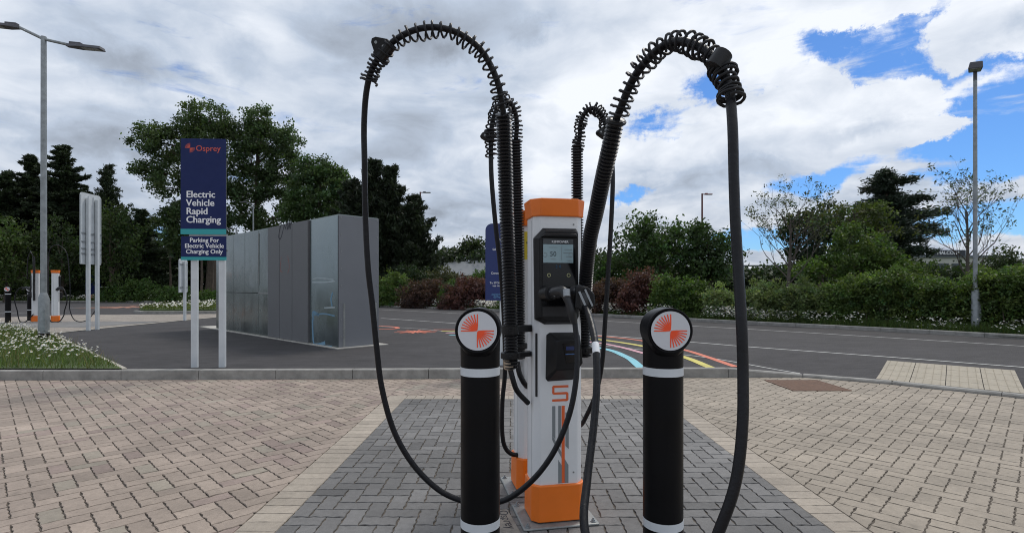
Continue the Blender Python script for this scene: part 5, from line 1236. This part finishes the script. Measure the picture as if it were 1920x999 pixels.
grass('grass', strip(26000, 1380, 2350, .0, 1.1), .26, .014, (.07, .105, .028), 'long green grass below the right hedge')
grass('grass', strip(16000, -500, 600, .0, 2.0), .45, .035, (.075, .11, .03), 'long grass on the far verge at the left')
def raise_(L, a, b): return [(x, y, z+random.uniform(a, b)) for x, y, z in L]
daisies(raise_(strip(2800, 1080, 1420, -.02, 1.2, .50), .16, .55), .042, 'white daisies along the verge left and right of the right bollard')
daisies(raise_(strip(1000, 1400, 1620, -.02, .9, .52), .16, .48), .036, 'white daisies under the variegated bushes')
daisies(raise_(strip(160, 1600, 1960, .0, .5, .62), .1, .4), .028, 'few white daisies at the foot of the hedge')
daisies(raise_(strip(1900, 715, 1080, -.02, 1.1, .50), .16, .55), .048, 'white daisies below the purple bushes')
daisies(raise_(strip(1300, -60, 430, .1, 1.6, .5), .2, .6), .06, 'white daisies on the far left verge')

# near bed at the left behind the kerb
def in_poly(x, y, pl):
    c = False
    for (a, b), (d, e_) in zip(pl, pl[1:]+pl[:1]):
        if (b > y) != (e_ > y) and x < (d-a)*(y-b)/(e_-b)+a: c = not c
    return c
e0, e1 = GA(96, 627), GA(229, 694.5)
bed = [(e1.x, e1.y), (-8, 8.18), (-14, 8.04), (-20, 7.91), (-22, 13.5), (GA(0, 612).x, GA(0, 612).y), (e0.x-.15, e0.y)]
g = MB(); g.add([(x, y, .165) for x, y in bed], [tuple(range(len(bed)))]); o = struct('flower_bed', g, M_soil)
if o.data.polygons[0].normal.z < 0: o.data.flip_normals()
def scatter(n, pl, clumpy=0., z=.165, sc=1.2):
    xs = [a for a, b in pl]; ys = [b for a, b in pl]; out = []
    while len(out) < n:
        x, y = random.uniform(min(xs), max(xs)), random.uniform(min(ys), max(ys))
        if not in_poly(x, y, pl): continue
        if clumpy and vn(x, y, sc, 3)*.5+vn(x, y, sc*2.7, 1)*.5 < clumpy*random.uniform(.5, 1.3): continue
        out.append((x, y, z))
    return out
vis = [p for p in bed if p[0] > -15]; 
grass('grass', scatter(52000, bed), .12, .009, (.085, .12, .034), 'short green and straw grass in the near left bed')
grass('grass', scatter(3000, bed, .5), .26, .008, (.16, .13, .06), 'taller dry grass stems in the near left bed')
daisies([(x, y, z+random.uniform(.08, .24)) for x, y, z in scatter(3300, bed, .48, sc=2.0) if y > 8.5+random.random()*1.0], .025, 'white daisies crowding the near left bed beside the lamp post', petals=11)
g = MB(); a, b = Vector((e0.x-.3, e0.y+.25)), Vector((e1.x, e1.y)); d = (b-a).normalized(); n_ = Vector((-d.y, d.x)); L = (b-a).length; k = 0
while k < L-.05:
    q0, q1 = a+d*k, a+d*min(L, k+.905); g.prism([(q0.x, q0.y), (q1.x, q1.y), (q1.x+n_.x*.06, q1.y+n_.y*.06), (q0.x+n_.x*.06, q0.y+n_.y*.06)], .05, .165); k += .915
struct('bed_edging', g, M_flat)
# far island of daisies
isl = [GA(262, 584), GA(420, 584), GA(520, 583), GA(520, 571), GA(400, 571), GA(300, 576), GA(262, 580)]; ip_ = [(p.x, p.y) for p in isl]
g = MB(); g.prism(ip_, .10, .25); g.build; struct('verge_island', g, M_soil)
kerb('kerb', [(GA(250, 586.5).x, GA(250, 586.5).y), (GA(265, 588).x, GA(265, 588).y), (GA(520, 588).x, GA(520, 588).y)], .26, .14, .13, side=1)
grass('grass', scatter(7000, ip_, z=.25), .22, .03, (.09, .11, .03), 'grass on the small far island')
daisies([(x, y, z+random.uniform(.1, .32)) for x, y, z in scatter(800, ip_, .45, z=.25)], .055, 'white daisies on the small far island beside the enclosure')
